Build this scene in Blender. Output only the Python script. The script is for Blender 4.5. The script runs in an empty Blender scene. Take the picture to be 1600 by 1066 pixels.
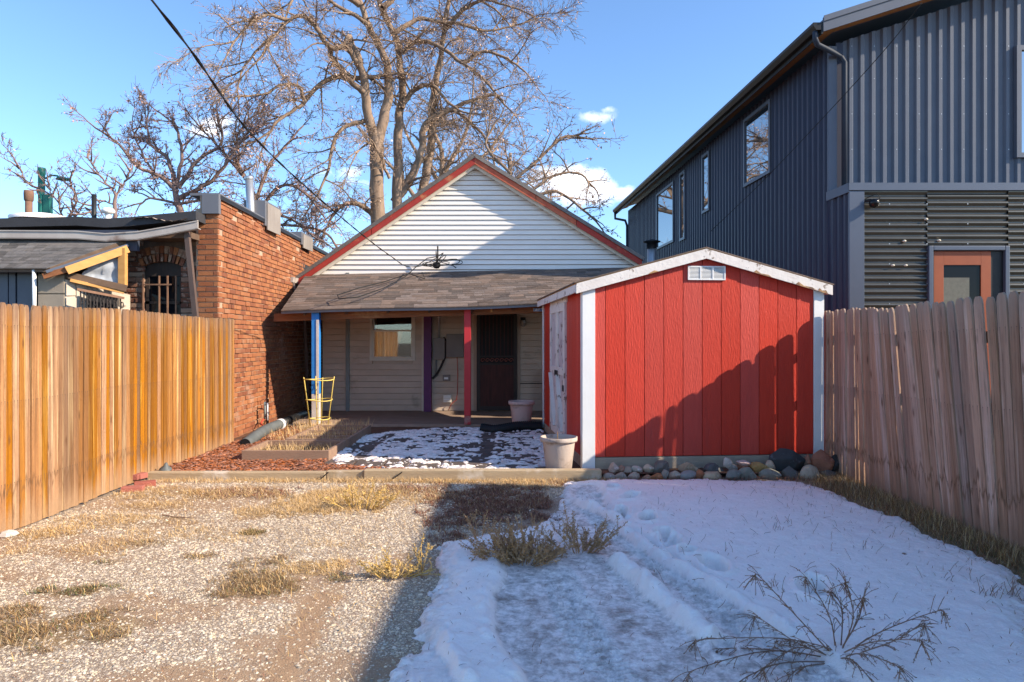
import bpy, math, random
import numpy as np
from mathutils import Vector, Matrix, noise as mnoise
random.seed(7); rng = np.random.default_rng(7)
S = bpy.context.scene; COL = S.collection
R = random.uniform
H = 1.53; F = 1060.0
# ---------------------------------------------------------------- camera
cd = bpy.data.cameras.new('camera'); cam = bpy.data.objects.new('camera', cd); COL.objects.link(cam)
cam.location = (0, 0, H); cam.rotation_euler = (math.radians(90), 0, 0)
cd.sensor_width = 36; cd.lens = 36*F/1600; cd.shift_y = -3/1600; cd.clip_end = 2000; cd.clip_start = .05
S.camera = cam
# ---------------------------------------------------------------- light
SUN_D = Vector((-3.3, 1.0, -1.99)).normalized()
sl = bpy.data.lights.new('sun', 'SUN'); sl.energy = 3.9; sl.angle = math.radians(.5); sl.color = (1, .86, .68)
sun = bpy.data.objects.new('sun', sl); COL.objects.link(sun)
sun.rotation_euler = SUN_D.to_track_quat('-Z', 'Y').to_euler()
W = bpy.data.worlds.new('World'); S.world = W; W.use_nodes = True
wn = W.node_tree.nodes; wl = W.node_tree.links; wn.clear()
def wnode(t, **k):
    n = wn.new(t)
    for a, b in k.items(): setattr(n, a, b)
    return n
sky = wnode('ShaderNodeTexSky', sky_type='NISHITA'); sky.sun_disc = False
sky.sun_elevation = math.asin(-SUN_D.z); sky.sun_rotation = math.atan2(-SUN_D.x, -SUN_D.y)
sky.altitude = 1600; sky.air_density = 1.0; sky.dust_density = 1.2; sky.ozone_density = 2.6
bg = wnode('ShaderNodeBackground'); bg.inputs[1].default_value = .15
wo = wnode('ShaderNodeOutputWorld'); wl.new(bg.outputs[0], wo.inputs[0])
def wmath(op, a, b=None, clamp=False):
    n = wnode('ShaderNodeMath', operation=op); n.use_clamp = clamp
    for i, x in enumerate((a, b)):
        if x is None: continue
        if isinstance(x, (int, float)): n.inputs[i].default_value = x
        else: wl.new(x, n.inputs[i])
    return n.outputs[0]
tc = wnode('ShaderNodeTexCoord'); sx = wnode('ShaderNodeSeparateXYZ'); wl.new(tc.outputs['Generated'], sx.inputs[0])
ysafe = wmath('MAXIMUM', sx.outputs[1], .05)
u = wmath('DIVIDE', sx.outputs[0], ysafe); v = wmath('DIVIDE', sx.outputs[2], ysafe)
cxyz = wnode('ShaderNodeCombineXYZ'); wl.new(u, cxyz.inputs[0]); wl.new(v, cxyz.inputs[1])
cn = wnode('ShaderNodeTexNoise'); cn.inputs['Scale'].default_value = 14; cn.inputs['Detail'].default_value = 9; cn.inputs['Roughness'].default_value = .58
wl.new(cxyz.outputs[0], cn.inputs[0])
cl = None
for (px, py, rx, ry, st) in ((905, 292, 120, 42, 1.2), (865, 275, 60, 30, 1.0), (975, 300, 50, 22, 1.0), (930, 182, 46, 20, .50), (550, 268, 70, 22, .52), (340, 190, 46, 18, .6),
                             (330, 205, 60, 16, .5), (945, 172, 24, 12, .45), (560, 285, 50, 16, .5), (415, 180, 14, 10, .5)):
    a = wmath('DIVIDE', wmath('SUBTRACT', u, (px-800)/F), rx/F); b = wmath('DIVIDE', wmath('SUBTRACT', v, (530-py)/F), ry/F)
    d = wmath('SUBTRACT', 1.0, wmath('SQRT', wmath('ADD', wmath('MULTIPLY', a, a), wmath('MULTIPLY', b, b))), True)
    d = wmath('MULTIPLY', d, st); cl = d if cl is None else wmath('MAXIMUM', cl, d)
m = wmath('ADD', cl, wmath('MULTIPLY', wmath('SUBTRACT', cn.outputs[0], .5), 2.2))
m = wmath('MULTIPLY', wmath('MULTIPLY', wmath('SUBTRACT', m, .25), 1.9, True), wmath('MULTIPLY', cl, 3.2, True))
fr = wmath('GREATER_THAN', sx.outputs[1], .06); m = wmath('MULTIPLY', m, fr)
shade = wnode('ShaderNodeMixRGB'); wl.new(wmath('MULTIPLY', wmath('SUBTRACT', v, .19), 14, True), shade.inputs[0])
shade.inputs[1].default_value = (4.6, 4.8, 5.6, 1); shade.inputs[2].default_value = (6.6, 6.5, 6.5, 1)
tint = wnode('ShaderNodeMixRGB', blend_type='MULTIPLY'); tint.inputs[0].default_value = 1; tint.inputs[2].default_value = (.78, .90, .98, 1)
wl.new(sky.outputs[0], tint.inputs[1])
mx = wnode('ShaderNodeMixRGB'); wl.new(m, mx.inputs[0]); wl.new(tint.outputs[0], mx.inputs[1]); wl.new(shade.outputs[0], mx.inputs[2])
wl.new(mx.outputs[0], bg.inputs[0])
S.view_settings.view_transform = 'Standard'; S.view_settings.look = 'None'; S.view_settings.gamma = 1; S.view_settings.use_curve_mapping = False
S.view_settings.exposure = 1.15

# ---------------------------------------------------------------- helpers
def at(px, py, Y):
    """photo pixel at distance Y -> point in the yard (metres)"""
    return Vector(((px-800)/F*Y, Y, H-(py-530)/F*Y))
def gnd(px, py, z=0.0):
    Y = (H-z)*F/(py-530); return Vector(((px-800)/F*Y, Y, z))
MATS = {}
def mat(name, c1, c2=None, scale=6, rough=.8, bump=.0, bscale=40, stretch=(1, 1, 1), metal=0., spec=.3, rnd=0., contrast=1., c3=None, s3=1.5, t3=.6, detail=6, island=False, fn=None, w3=.12):
    if name in MATS: return MATS[name]
    m = bpy.data.materials.new(name); m.use_nodes = True; MATS[name] = m
    nt = m.node_tree; N = nt.nodes; L = nt.links; b = N['Principled BSDF']
    b.inputs['Roughness'].default_value = rough; b.inputs['Metallic'].default_value = metal; b.inputs['Specular IOR Level'].default_value = spec
    t = N.new('ShaderNodeTexCoord'); oi = N.new('ShaderNodeObjectInfo'); ge = N.new('ShaderNodeNewGeometry')
    def M(op, a, bb=None, clamp=False):
        n = N.new('ShaderNodeMath'); n.operation = op; n.use_clamp = clamp
        for i, x in enumerate((a, bb)):
            if x is None: continue
            if isinstance(x, (int, float)): n.inputs[i].default_value = x
            else: L.new(x, n.inputs[i])
        return n.outputs[0]
    r = oi.outputs['Random']
    if island: r = M('FRACT', M('ADD', r, ge.outputs['Random Per Island']))
    off = N.new('ShaderNodeCombineXYZ')
    if rnd > 0:
        L.new(M('MULTIPLY', r, 37.0), off.inputs[0]); L.new(M('MULTIPLY', r, 61.0), off.inputs[1]); L.new(M('MULTIPLY', r, 23.0), off.inputs[2])
    va = N.new('ShaderNodeVectorMath'); va.operation = 'ADD'; L.new(t.outputs['Object'], va.inputs[0]); L.new(off.outputs[0], va.inputs[1])
    mp = N.new('ShaderNodeMapping'); L.new(va.outputs[0], mp.inputs[0]); mp.inputs['Scale'].default_value = stretch
    def noise(sc, det=6., vec=None, ro=.6):
        n = N.new('ShaderNodeTexNoise'); n.inputs['Scale'].default_value = sc; n.inputs['Detail'].default_value = det; n.inputs['Roughness'].default_value = ro
        L.new(vec or mp.outputs[0], n.inputs[0]); return n.outputs[0]
    def mixc(f, a, bb, mode='MIX'):
        n = N.new('ShaderNodeMixRGB'); n.blend_type = mode
        for i, x in enumerate((f, a, bb)):
            if isinstance(x, (int, float)): n.inputs[i].default_value = x
            elif isinstance(x, (tuple, list)): n.inputs[i].default_value = (*x[:3], 1)
            else: L.new(x, n.inputs[i])
        return n.outputs[0]
    def thr(x, lo, hi):
        n = N.new('ShaderNodeMapRange'); L.new(x, n.inputs[0]); n.inputs[1].default_value = lo; n.inputs[2].default_value = hi; return n.outputs[0]
    if c2 is None: c2 = tuple(x*.8 for x in c1)
    w = .22/contrast
    col = mixc(thr(noise(scale, detail), .5-w, .5+w), c1, c2)
    if c3: col = mixc(thr(noise(s3, 5, mp.outputs[0] if (rnd > 0 and max(stretch) > 2) else t.outputs['Object']), t3, t3+w3), col, c3)
    if rnd > 0:
        hs = N.new('ShaderNodeHueSaturation'); L.new(col, hs.inputs['Color'])
        L.new(thr(r, 0, 1), hs.inputs['Value']); hs.inputs['Value'].links[0].from_node.inputs[3].default_value = 1-rnd; hs.inputs['Value'].links[0].from_node.inputs[4].default_value = 1+rnd
        r2 = M('FRACT', M('MULTIPLY', r, 7.3)); L.new(thr(r2, 0, 1), hs.inputs['Saturation']); hs.inputs['Saturation'].links[0].from_node.inputs[3].default_value = 1-rnd*.6; hs.inputs['Saturation'].links[0].from_node.inputs[4].default_value = 1+rnd*.4
        col = hs.outputs[0]
    K = dict(N=N, L=L, M=M, noise=noise, mixc=mixc, thr=thr, r=r, b=b, t=t, mp=mp, ge=ge)
    if fn: col = fn(K, col) or col
    L.new(col, b.inputs['Base Color'])
    if bump:
        bn = N.new('ShaderNodeBump'); bn.inputs['Strength'].default_value = bump; bn.inputs['Distance'].default_value = .01
        L.new(noise(bscale, 5), bn.inputs['Height']); L.new(bn.outputs[0], b.inputs['Normal'])
    return m
class MB:
    def __init__(s): s.v = []; s.f = []
    def hexa(s, p):   # p: 4 bottom, 4 top (ccw from below seen from above)
        n = len(s.v); s.v += [tuple(q) for q in p]
        s.f += [tuple(n+i for i in q) for q in ((3, 2, 1, 0), (4, 5, 6, 7), (0, 1, 5, 4), (1, 2, 6, 5), (2, 3, 7, 6), (3, 0, 4, 7))]; return s
    def box(s, x0, y0, z0, x1, y1, z1):
        x0, x1 = sorted((x0, x1)); y0, y1 = sorted((y0, y1)); z0, z1 = sorted((z0, z1))
        return s.hexa([(x0, y0, z0), (x1, y0, z0), (x1, y1, z0), (x0, y1, z0), (x0, y0, z1), (x1, y0, z1), (x1, y1, z1), (x0, y1, z1)])
    def prism(s, poly, off):
        n = len(s.v); k = len(poly); off = Vector(off)
        s.v += [tuple(Vector(p)) for p in poly] + [tuple(Vector(p)+off) for p in poly]
        s.f += [tuple(range(n, n+k)), tuple(reversed(range(n+k, n+2*k)))]
        s.f += [(n+(i+1) % k, n+i, n+k+i, n+k+(i+1) % k) for i in range(k)]; return s
    def beam(s, a, b, w, h, up=(0, 0, 1)):
        a = Vector(a); b = Vector(b); d = (b-a).normalized(); up = Vector(up)
        sd = d.cross(up).normalized(); u2 = sd.cross(d).normalized()
        q = [a-sd*w/2-u2*h/2, a+sd*w/2-u2*h/2, b+sd*w/2-u2*h/2, b-sd*w/2-u2*h/2]
        return s.hexa(q+[x+u2*h for x in q])
    def tube(s, pts, rad, n=8, cap=True):
        pts = [Vector(p) for p in pts]; k = len(pts)
        if not hasattr(rad, '__len__'): rad = [rad]*k
        d0 = (pts[1]-pts[0]).normalized(); up = Vector((0, 0, 1)) if abs(d0.z) < .9 else Vector((1, 0, 0))
        base = len(s.v); sd = d0.cross(up).normalized()
        for i, p in enumerate(pts):
            d = (pts[min(i+1, k-1)]-pts[max(i-1, 0)])
            d = d.normalized() if d.length > 1e-9 else d0
            sd = (sd-d*sd.dot(d)); sd = sd.normalized() if sd.length > 1e-6 else d.orthogonal().normalized()
            u2 = d.cross(sd)
            for j in range(n):
                a = 2*math.pi*j/n; q = p+(sd*math.cos(a)+u2*math.sin(a))*rad[i]; s.v.append((q.x, q.y, q.z))
        for i in range(k-1):
            for j in range(n):
                a = base+i*n+j; b = base+i*n+(j+1) % n; s.f.append((a, b, b+n, a+n))
        if cap: s.f.append(tuple(base+j for j in reversed(range(n)))); s.f.append(tuple(base+(k-1)*n+j for j in range(n)))
        return s
    def lathe(s, prof, c=(0, 0, 0), n=28):
        b0 = len(s.v); c = Vector(c)
        for (r, z) in prof:
            for j in range(n):
                a = 2*math.pi*j/n; s.v.append((c.x+r*math.cos(a), c.y+r*math.sin(a), c.z+z))
        for i in range(len(prof)-1):
            for j in range(n):
                a = b0+i*n+j; b = b0+i*n+(j+1) % n; s.f.append((a, b, b+n, a+n))
        return s
    def mesh(s, name, off=(0, 0, 0)):
        me = bpy.data.meshes.new(name); o = Vector(off)
        me.from_pydata([(x-o.x, y-o.y, z-o.z) for x, y, z in s.v], [], s.f); me.update(); return me
    def build(s, name, m, parent=None, smooth=False, bevel=0, **kw):
        off = parent_loc(parent)
        me = s.mesh(name, off)
        return link(name, me, m, parent, smooth, bevel, **kw)
def parent_loc(p):
    o = Vector((0, 0, 0))
    while p is not None: o += p.location; p = p.parent
    return o
def link(name, me, m, parent=None, smooth=False, bevel=0, kind=None, label=None, cat=None, group=None, loc=None, rot=None):
    o = bpy.data.objects.new(name, me); COL.objects.link(o)
    if m is not None and len(me.materials) == 0: me.materials.append(m)
    if smooth:
        for p in me.polygons: p.use_smooth = True
    if parent: o.parent = parent
    if bevel:
        b = o.modifiers.new('bevel', 'BEVEL'); b.width = bevel; b.segments = 2; b.limit_method = 'ANGLE'
    if loc is not None: o.location = loc
    if rot is not None: o.rotation_euler = rot
    if kind: o['kind'] = kind
    if label: o['label'] = label
    if cat: o['category'] = cat
    if group: o['group'] = group
    return o
def thing(name, label, cat, loc, group=None):
    o = bpy.data.objects.new(name, None); COL.objects.link(o); o.location = loc; o.empty_display_size = .1
    o['label'] = label; o['category'] = cat
    if group: o['group'] = group
    return o
def npmesh(name, V, Fc):
    """V (n,3) float, Fc (m,k) int with constant k"""
    me = bpy.data.meshes.new(name); V = np.asarray(V, dtype=np.float32); Fc = np.asarray(Fc, dtype=np.int32); k = Fc.shape[1]
    me.vertices.add(len(V)); me.vertices.foreach_set('co', V.ravel())
    me.loops.add(Fc.size); me.loops.foreach_set('vertex_index', Fc.ravel())
    me.polygons.add(len(Fc)); me.polygons.foreach_set('loop_start', np.arange(len(Fc), dtype=np.int32)*k)
    me.update(calc_edges=True); me.validate(); return me
def vnoise(x, y, seed=0):
    xi = np.floor(x).astype(np.int64); yi = np.floor(y).astype(np.int64); xf = x-xi; yf = y-yi
    def h(a, b):
        n = (a*374761393+b*668265263+seed*982451653) & 0xffffffff
        n = ((n ^ (n >> 13))*1274126177) & 0xffffffff
        return ((n ^ (n >> 16)) & 0xffff)/65535.
    u_ = xf*xf*(3-2*xf); v_ = yf*yf*(3-2*yf)
    return (h(xi, yi)*(1-u_)+h(xi+1, yi)*u_)*(1-v_)+(h(xi, yi+1)*(1-u_)+h(xi+1, yi+1)*u_)*v_
def fbm(x, y, seed=0, oct=4):
    t = 0; a = .5; s = 0
    for i in range(oct): t = t+a*vnoise(x*2**i, y*2**i, seed+i*7); s += a; a *= .55
    return t/s
def polydist(x, y, pts):
    d = np.full(x.shape, 1e9)
    for (ax, ay), (bx, by) in zip(pts[:-1], pts[1:]):
        vx, vy = bx-ax, by-ay; t = np.clip(((x-ax)*vx+(y-ay)*vy)/(vx*vx+vy*vy+1e-12), 0, 1)
        d = np.minimum(d, np.hypot(x-ax-t*vx, y-ay-t*vy))
    return d
def inside(x, y, pts):
    c = np.zeros(x.shape, bool); n = len(pts)
    for i in range(n):
        ax, ay = pts[i]; bx, by = pts[(i+1) % n]
        k = ((ay > y) != (by > y)) & (x < (bx-ax)*(y-ay)/(by-ay+1e-12)+ax); c ^= k
    return c
def sdf(x, y, pts):
    d = polydist(x, y, list(pts)+[pts[0]]); return np.where(inside(x, y, pts), d, -d)
def G2(px, py, z=0.): q = gnd(px, py, z); return (q.x, q.y)
def sstep(a, b, x): t = np.clip((x-a)/(b-a), 0, 1); return t*t*(3-2*t)
def grid(name, x0, x1, y0, y1, step, hf, attrs=None, m=None, smooth=True, keep=None, **kw):
    nx = int((x1-x0)/step)+1; ny = int((y1-y0)/step)+1
    X, Y = np.meshgrid(np.linspace(x0, x1, nx), np.linspace(y0, y1, ny)); Z = hf(X, Y)
    V = np.stack([X.ravel(), Y.ravel(), Z.ravel()], 1)
    i = np.arange(nx-1)[None, :]+np.arange(ny-1)[:, None]*nx; Fc = np.stack([i, i+1, i+1+nx, i+nx], -1).reshape(-1, 4)
    if keep is not None:
        kp = keep(X, Y).ravel(); Fc = Fc[kp[Fc].any(1)]
        used = np.unique(Fc); mp_ = np.full(len(V), -1); mp_[used] = np.arange(len(used)); V = V[used]; Fc = mp_[Fc]
        X = X.ravel()[used]; Y = Y.ravel()[used]
    me = npmesh(name, V, Fc)
    for nm, fn in (attrs or {}).items():
        a = me.attributes.new(nm, 'FLOAT', 'POINT'); a.data.foreach_set('value', np.asarray(fn(X, Y), dtype=np.float32).ravel())
    return link(name, me, m, None, smooth, **kw)
def scatter(name, base_v, base_f, P, scale, yaw, tilt=None, m=None, **kw):
    """many small copies joined in one mesh; base_v (k,3) base_f (q,3)"""
    n = len(P); bv = np.asarray(base_v, float); bf = np.asarray(base_f); k = len(bv)
    V = np.repeat(bv[None], n, 0)*scale[:, None, :]
    if tilt is not None:
        c, s_ = np.cos(tilt)[:, None], np.sin(tilt)[:, None]; y = V[..., 1]*c-V[..., 2]*s_; z = V[..., 1]*s_+V[..., 2]*c; V[..., 1] = y; V[..., 2] = z
    c, s_ = np.cos(yaw)[:, None], np.sin(yaw)[:, None]; x = V[..., 0]*c-V[..., 1]*s_; y = V[..., 0]*s_+V[..., 1]*c; V[..., 0] = x; V[..., 1] = y
    V += P[:, None, :]
    Fc = (bf[None]+(np.arange(n)*k)[:, None, None]).reshape(-1, bf.shape[1])
    me = npmesh(name, V.reshape(-1, 3), Fc); return link(name, me, m, kw.pop('parent', None), False, **kw)

# ---------------------------------------------------------------- materials
def fence_fn(top, bot):
    def fn(K, col):
        M, thr, noise, mixc, N, L = K['M'], K['thr'], K['noise'], K['mixc'], K['N'], K['L']
        s = N.new('ShaderNodeSeparateXYZ'); L.new(K['t'].outputs['Object'], s.inputs[0])
        # knots
        vo = N.new('ShaderNodeTexVoronoi'); vm = N.new('ShaderNodeMapping'); L.new(K['mp'].outputs[0], vm.inputs[0]); vm.inputs['Scale'].default_value = (.28, .28, 2.6)
        L.new(vm.outputs[0], vo.inputs[0]); vo.inputs['Scale'].default_value = 1.0
        col = mixc(M('MULTIPLY', thr(vo.outputs['Distance'], .16, .05), .75), col, (.10, .045, .02))
        # growth streaks
        col = mixc(M('MULTIPLY', thr(noise(1.7, 9, None, .8), .50, .66), .75), col, tuple(x*.38 for x in bot) if bot[0] < .4 else (.17, .07, .02))
        z = M('ADD', s.outputs[2], M('MULTIPLY', M('SUBTRACT', noise(.55, 4), .5), .6))
        nl = M('MULTIPLY', thr(M('ABSOLUTE', M('SUBTRACT', z, .33)), .035, .004), .6); col = mixc(nl, col, (.17, .085, .035))
        col = mixc(M('MULTIPLY', thr(z, 1.55, 1.85), .75), col, top)
        col = mixc(M('MULTIPLY', thr(z, .24, .06), .65), col, bot)
        ay = M('SUBTRACT', M('ABSOLUTE', s.outputs[1]), .017 if top[0] < .3 else .026)
        for zk in (.375, 1.025, 1.625):
            dz = M('SUBTRACT', s.outputs[2], zk+(0 if top[0] < .3 else -.04))
            dd = M('SQRT', M('ADD', M('MULTIPLY', ay, ay), M('MULTIPLY', dz, dz)))
            col = mixc(M('LESS_THAN', dd, .0034), col, (.06, .045, .04))
            stn = M('MULTIPLY', thr(M('ABSOLUTE', ay), .006, .001), M('MULTIPLY', thr(dz, -.16, -.01), M('LESS_THAN', dz, 0.0)))
            col = mixc(M('MULTIPLY', stn, .45), col, (.10, .06, .045))
        return col
    return fn
m_fenceL = mat('cedar_golden', (.47, .205, .042), (.20, .072, .014), 1.0, .75, .8, 20, (34, 34, 1.0), rnd=.42, fn=fence_fn((.24, .15, .10), (.44, .28, .16)), c3=(.62, .36, .12), s3=.5, t3=.54)
m_fenceR = mat('cedar_weathered', (.60, .37, .245), (.40, .225, .145), 1.0, .85, .8, 20, (26, 26, 1.0), rnd=.26, fn=fence_fn((.40, .30, .23), (.30, .19, .12)), c3=(.66, .47, .35), s3=.6, t3=.52)
m_rail = mat('rail_wood', (.33, .2, .11), (.22, .13, .07), 2, .85, .5, 20, (1, 6, 6))
def brick_fn(K, col):
    N, L = K['N'], K['L']
    cr = N.new('ShaderNodeValToRGB'); L.new(K['r'], cr.inputs[0]); e = cr.color_ramp.elements
    e[0].color = (.30, .10, .042, 1); e[1].color = (.42, .20, .105, 1)
    for p, c in ((.2, (.36, .135, .056, 1)), (.45, (.39, .155, .065, 1)), (.7, (.32, .112, .05, 1)), (.9, (.22, .075, .038, 1))):
        x = e.new(p); x.color = c
    c = K['mixc'](K['thr'](K['noise'](9), .35, .7), cr.outputs[0], K['mixc'](1., cr.outputs[0], (.78, .8, .85), 'MULTIPLY'))
    return K['mixc'](K['M']('MULTIPLY', K['thr'](K['noise'](1.1, 6, K['t'].outputs['Object']), .62, .72), .55), c, (.55, .42, .34))
m_brick = mat('brick_orange', (.4, .14, .05), None, 8, .9, .6, 60, rnd=.001, island=True, fn=brick_fn)
def brick_old_fn(K, col):
    N, L = K['N'], K['L']
    cr = N.new('ShaderNodeValToRGB'); L.new(K['r'], cr.inputs[0]); e = cr.color_ramp.elements
    e[0].color = (.15, .06, .035, 1); e[1].color = (.36, .27, .2, 1)
    for p, c in ((.25, (.22, .085, .05, 1)), (.5, (.13, .055, .038, 1)), (.75, (.27, .14, .09, 1))):
        x = e.new(p); x.color = c
    return K['mixc'](K['thr'](K['noise'](14), .52, .62), cr.outputs[0], K['mixc'](.5, cr.outputs[0], (.5, .4, .32)))
m_brickold = mat('brick_dark', (.2, .09, .05), None, 8, .92, .7, 60, rnd=.001, island=True, fn=brick_old_fn)
m_mortar = mat('mortar', (.47, .33, .23), (.37, .25, .17), 9, .95, .5, 60)
m_mortarold = mat('mortar_old', (.2, .15, .12), (.10, .075, .06), 9, .95, .5, 60)
m_gable = mat('vinyl_white', (.80, .75, .69), (.74, .69, .63), 3, .55, .06, 60, rnd=.03)
m_side = mat('siding_tan', (.56, .44, .34), (.46, .36, .28), 3, .7, .15, 60, rnd=.06, c3=(.33, .27, .2), s3=2.2, t3=.6)
m_shingle = mat('shingle_brown', (.20, .145, .115), (.13, .098, .08), 14, .95, .9, 220, rnd=.35, island=True)
m_shingleg = mat('shingle_grey', (.17, .15, .135), (.11, .10, .095), 14, .95, .9, 220, rnd=.35, island=True)
m_black = mat('black_trim', (.02, .02, .022), (.014, .014, .015), 9, .5)
m_redtrim = mat('red_board', (.40, .045, .03), (.30, .035, .025), 8, .6, .3, 60, c3=(.5, .2, .09), s3=2.5, t3=.62)
m_cream = mat('cream_trim', (.66, .6, .5), (.58, .52, .42), 6, .6, .1)
m_beamwood = mat('porch_beam_wood', (.30, .12, .05), (.19, .07, .03), 1.8, .8, .5, 30, (1, 8, 8), c3=(.5, .27, .12), s3=1.3, t3=.6)
m_blue = mat('blue_paint', (.03, .22, .58), (.02, .17, .48), 5, .5, .2, 60)
m_bare = mat('bare_white_wood', (.6, .56, .52), (.48, .42, .38), 6, .8, .4, 40)
m_redpost = mat('red_paint_post', (.55, .035, .045), (.45, .03, .035), 6, .5, .2, 60)
m_purple = mat('purple_paint', (.13, .03, .12), (.09, .022, .09), 6, .55)
m_greygreen = mat('grey_green_trim', (.22, .25, .24), (.18, .2, .2), 6, .6)
m_slab = mat('concrete_porch', (.34, .24, .18), (.25, .175, .13), 5, .9, .4, 80, c3=(.42, .33, .26), s3=2)
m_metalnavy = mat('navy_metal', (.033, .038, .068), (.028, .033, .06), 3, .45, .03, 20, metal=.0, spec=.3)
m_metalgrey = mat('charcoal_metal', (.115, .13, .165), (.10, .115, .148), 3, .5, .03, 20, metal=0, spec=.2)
m_corr = mat('corrugated_dark', (.115, .112, .10), (.095, .092, .082), 3, .3, .05, 20, metal=.6, spec=.5)
m_trimgrey = mat('slate_trim', (.10, .115, .15), (.09, .105, .135), 3, .4, metal=.3)
m_soffit = mat('soffit_wood', (.42, .19, .06), (.3, .13, .04), 2, .7, .3, 30, (6, 1, 6))
m_terra = mat('terracotta_door', (.33, .085, .032), (.28, .07, .027), 4, .5)
m_dark = mat('interior_dark', (.012, .012, .014), None, 4, .9)
m_glass = mat('window_glass', (.02, .025, .03), (.02, .025, .03), 1, .015, metal=0, spec=1.0)
MATS['window_glass'].node_tree.nodes['Principled BSDF'].inputs['IOR'].default_value = 2.6
m_glass2 = bpy.data.materials.new('clear_pane'); m_glass2.use_nodes = True
_n = m_glass2.node_tree.nodes; _l = m_glass2.node_tree.links; _n.clear()
_t = _n.new('ShaderNodeBsdfTransparent'); _g = _n.new('ShaderNodeBsdfGlossy'); _g.inputs['Roughness'].default_value = .02; _x = _n.new('ShaderNodeMixShader'); _x.inputs[0].default_value = .12; _o = _n.new('ShaderNodeOutputMaterial')
_l.new(_t.outputs[0], _x.inputs[1]); _l.new(_g.outputs[0], _x.inputs[2]); _l.new(_x.outputs[0], _o.inputs[0])
m_glassd = mat('dark_glass', (.01, .011, .014), (.01, .011, .014), 1, .04, spec=.12)
m_curtain = mat('curtain_cloth', (.72, .52, .28), (.62, .42, .2), 3, .9, .2, 50, (20, 20, 1))
def shed_fn(K, col):   # embossed grain of the sheet siding
    return col
m_shed = mat('shed_red', (.60, .050, .026), (.50, .040, .022), 3, .55, .8, 16, (6, 6, .9), rnd=.07, contrast=.7, c3=(.42, .05, .035), s3=1.6, t3=.6, w3=.2)
m_shedd = mat('shed_groove', (.2, .015, .01), None, 3, .8)
m_white = mat('white_paint', (.78, .78, .77), (.72, .72, .7), 4, .55, .1, 40)
m_peel = mat('peeling_white', (.76, .72, .68), (.66, .6, .55), 4, .8, .5, 30, c3=(.25, .19, .15), s3=7, t3=.60, w3=.04)
m_ply = mat('raw_ply', (.5, .3, .14), (.38, .22, .1), 6, .9, .3)
m_skid = mat('weathered_skid', (.44, .36, .27), (.29, .23, .17), 1.6, .9, .8, 22, (.8, 6, 7))
m_timber = mat('landscape_timber', (.50, .38, .24), (.36, .27, .17), 1.6, .9, .7, 22, (.8, 6, 7), c3=(.6, .52, .42), s3=2.5, t3=.55)
m_bed = mat('bed_board', (.34, .22, .15), (.24, .155, .11), 1.6, .9, .6, 22, (1, 6, 7))
m_paver = mat('paver_red', (.40, .12, .08), (.30, .09, .065), 8, .9, .6, 60, rnd=.12)
m_pot = mat('pot_pale_terracotta', (.50, .42, .36), (.42, .34, .29), 5, .85, .35, 50, c3=(.28, .22, .18), s3=6, t3=.56)
m_potpink = mat('pot_pink', (.60, .44, .39), (.5, .36, .31), 5, .75, .3, 50, c3=(.34, .25, .21), s3=6, t3=.56)
m_soil = mat('soil', (.09, .05, .03), (.05, .03, .018), 20, .95, .9, 60)
m_yellow = mat('yellow_wire', (.75, .58, .16), (.7, .52, .12), 5, .5)
m_pipeb = mat('black_pipe', (.012, .012, .013), None, 5, .5)
m_pipeg = mat('grey_pipe', (.13, .14, .14), (.09, .1, .1), 6, .55)
m_steel = mat('galvanised', (.5, .5, .5), (.42, .42, .43), 6, .4, .1, metal=.7)
m_box = mat('utility_grey', (.22, .19, .17), (.18, .16, .145), 6, .6)
m_cable = mat('cable', (.018, .017, .017), None, 5, .7)
m_redcord = mat('red_cord', (.5, .06, .04), None, 5, .6)
m_maroon = mat('maroon_door', (.085, .024, .019), (.04, .013, .011), 4, .6, .2, 40, (6, 6, .8))
m_brass = mat('brass', (.7, .55, .25), None, 4, .3, metal=1)
m_bark = mat('tree_bark', (.34, .24, .17), (.17, .115, .08), 3, .95, 1.0, 7, (3, 3, .7), c3=(.37, .27, .2), s3=1.2)
m_twig = mat('twig_bark', (.33, .225, .15), (.19, .125, .08), 2, .95)
m_twigd = mat('twig_bark_dark', (.27, .18, .15), (.17, .11, .095), 2, .95)
m_leaf = mat('dry_pod', (.58, .38, .26), (.64, .44, .33), 3, .9, rnd=.3, island=True)
m_leaf2 = mat('dry_leaf', (.48, .26, .19), (.55, .36, .3), 3, .9, rnd=.3, island=True)
m_gutter = mat('gutter_pale', (.5, .45, .4), (.38, .32, .28), 3, .5, .1, c3=(.2, .13, .1), s3=2, t3=.6)
m_bronze = mat('bronze_downspout', (.13, .09, .075), (.1, .07, .06), 3, .5)
m_block = mat('concrete_block', (.36, .3, .23), (.28, .23, .18), 4, .95, .6, 70)
m_blockc = mat('cream_block', (.58, .5, .4), (.46, .38, .3), 4, .95, .6, 70)
m_newwood = mat('new_lumber', (.62, .33, .11), (.5, .25, .075), 1.6, .7, .3, 20, (2, 8, 8))
m_oldwood = mat('old_lumber', (.16, .10, .065), (.1, .065, .045), 1.6, .9, .5, 20, (2, 8, 8))
m_capgrey = mat('parapet_cap_grey', (.17, .17, .185), (.15, .15, .165), 3, .5, .05, metal=.2)
m_tar = mat('tar_roof', (.05, .05, .055), (.035, .035, .04), 3, .8, .3)
m_green = mat('green_pole', (.02, .15, .12), (.015, .11, .09), 4, .5)
m_rust = mat('rusty_vent', (.24, .13, .08), (.15, .08, .055), 8, .8, .3)
m_iron = mat('black_iron', (.03, .027, .025), (.05, .035, .03), 12, .6)
m_rustbar = mat('rusty_bar', (.28, .15, .09), (.16, .09, .06), 12, .8)
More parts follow.
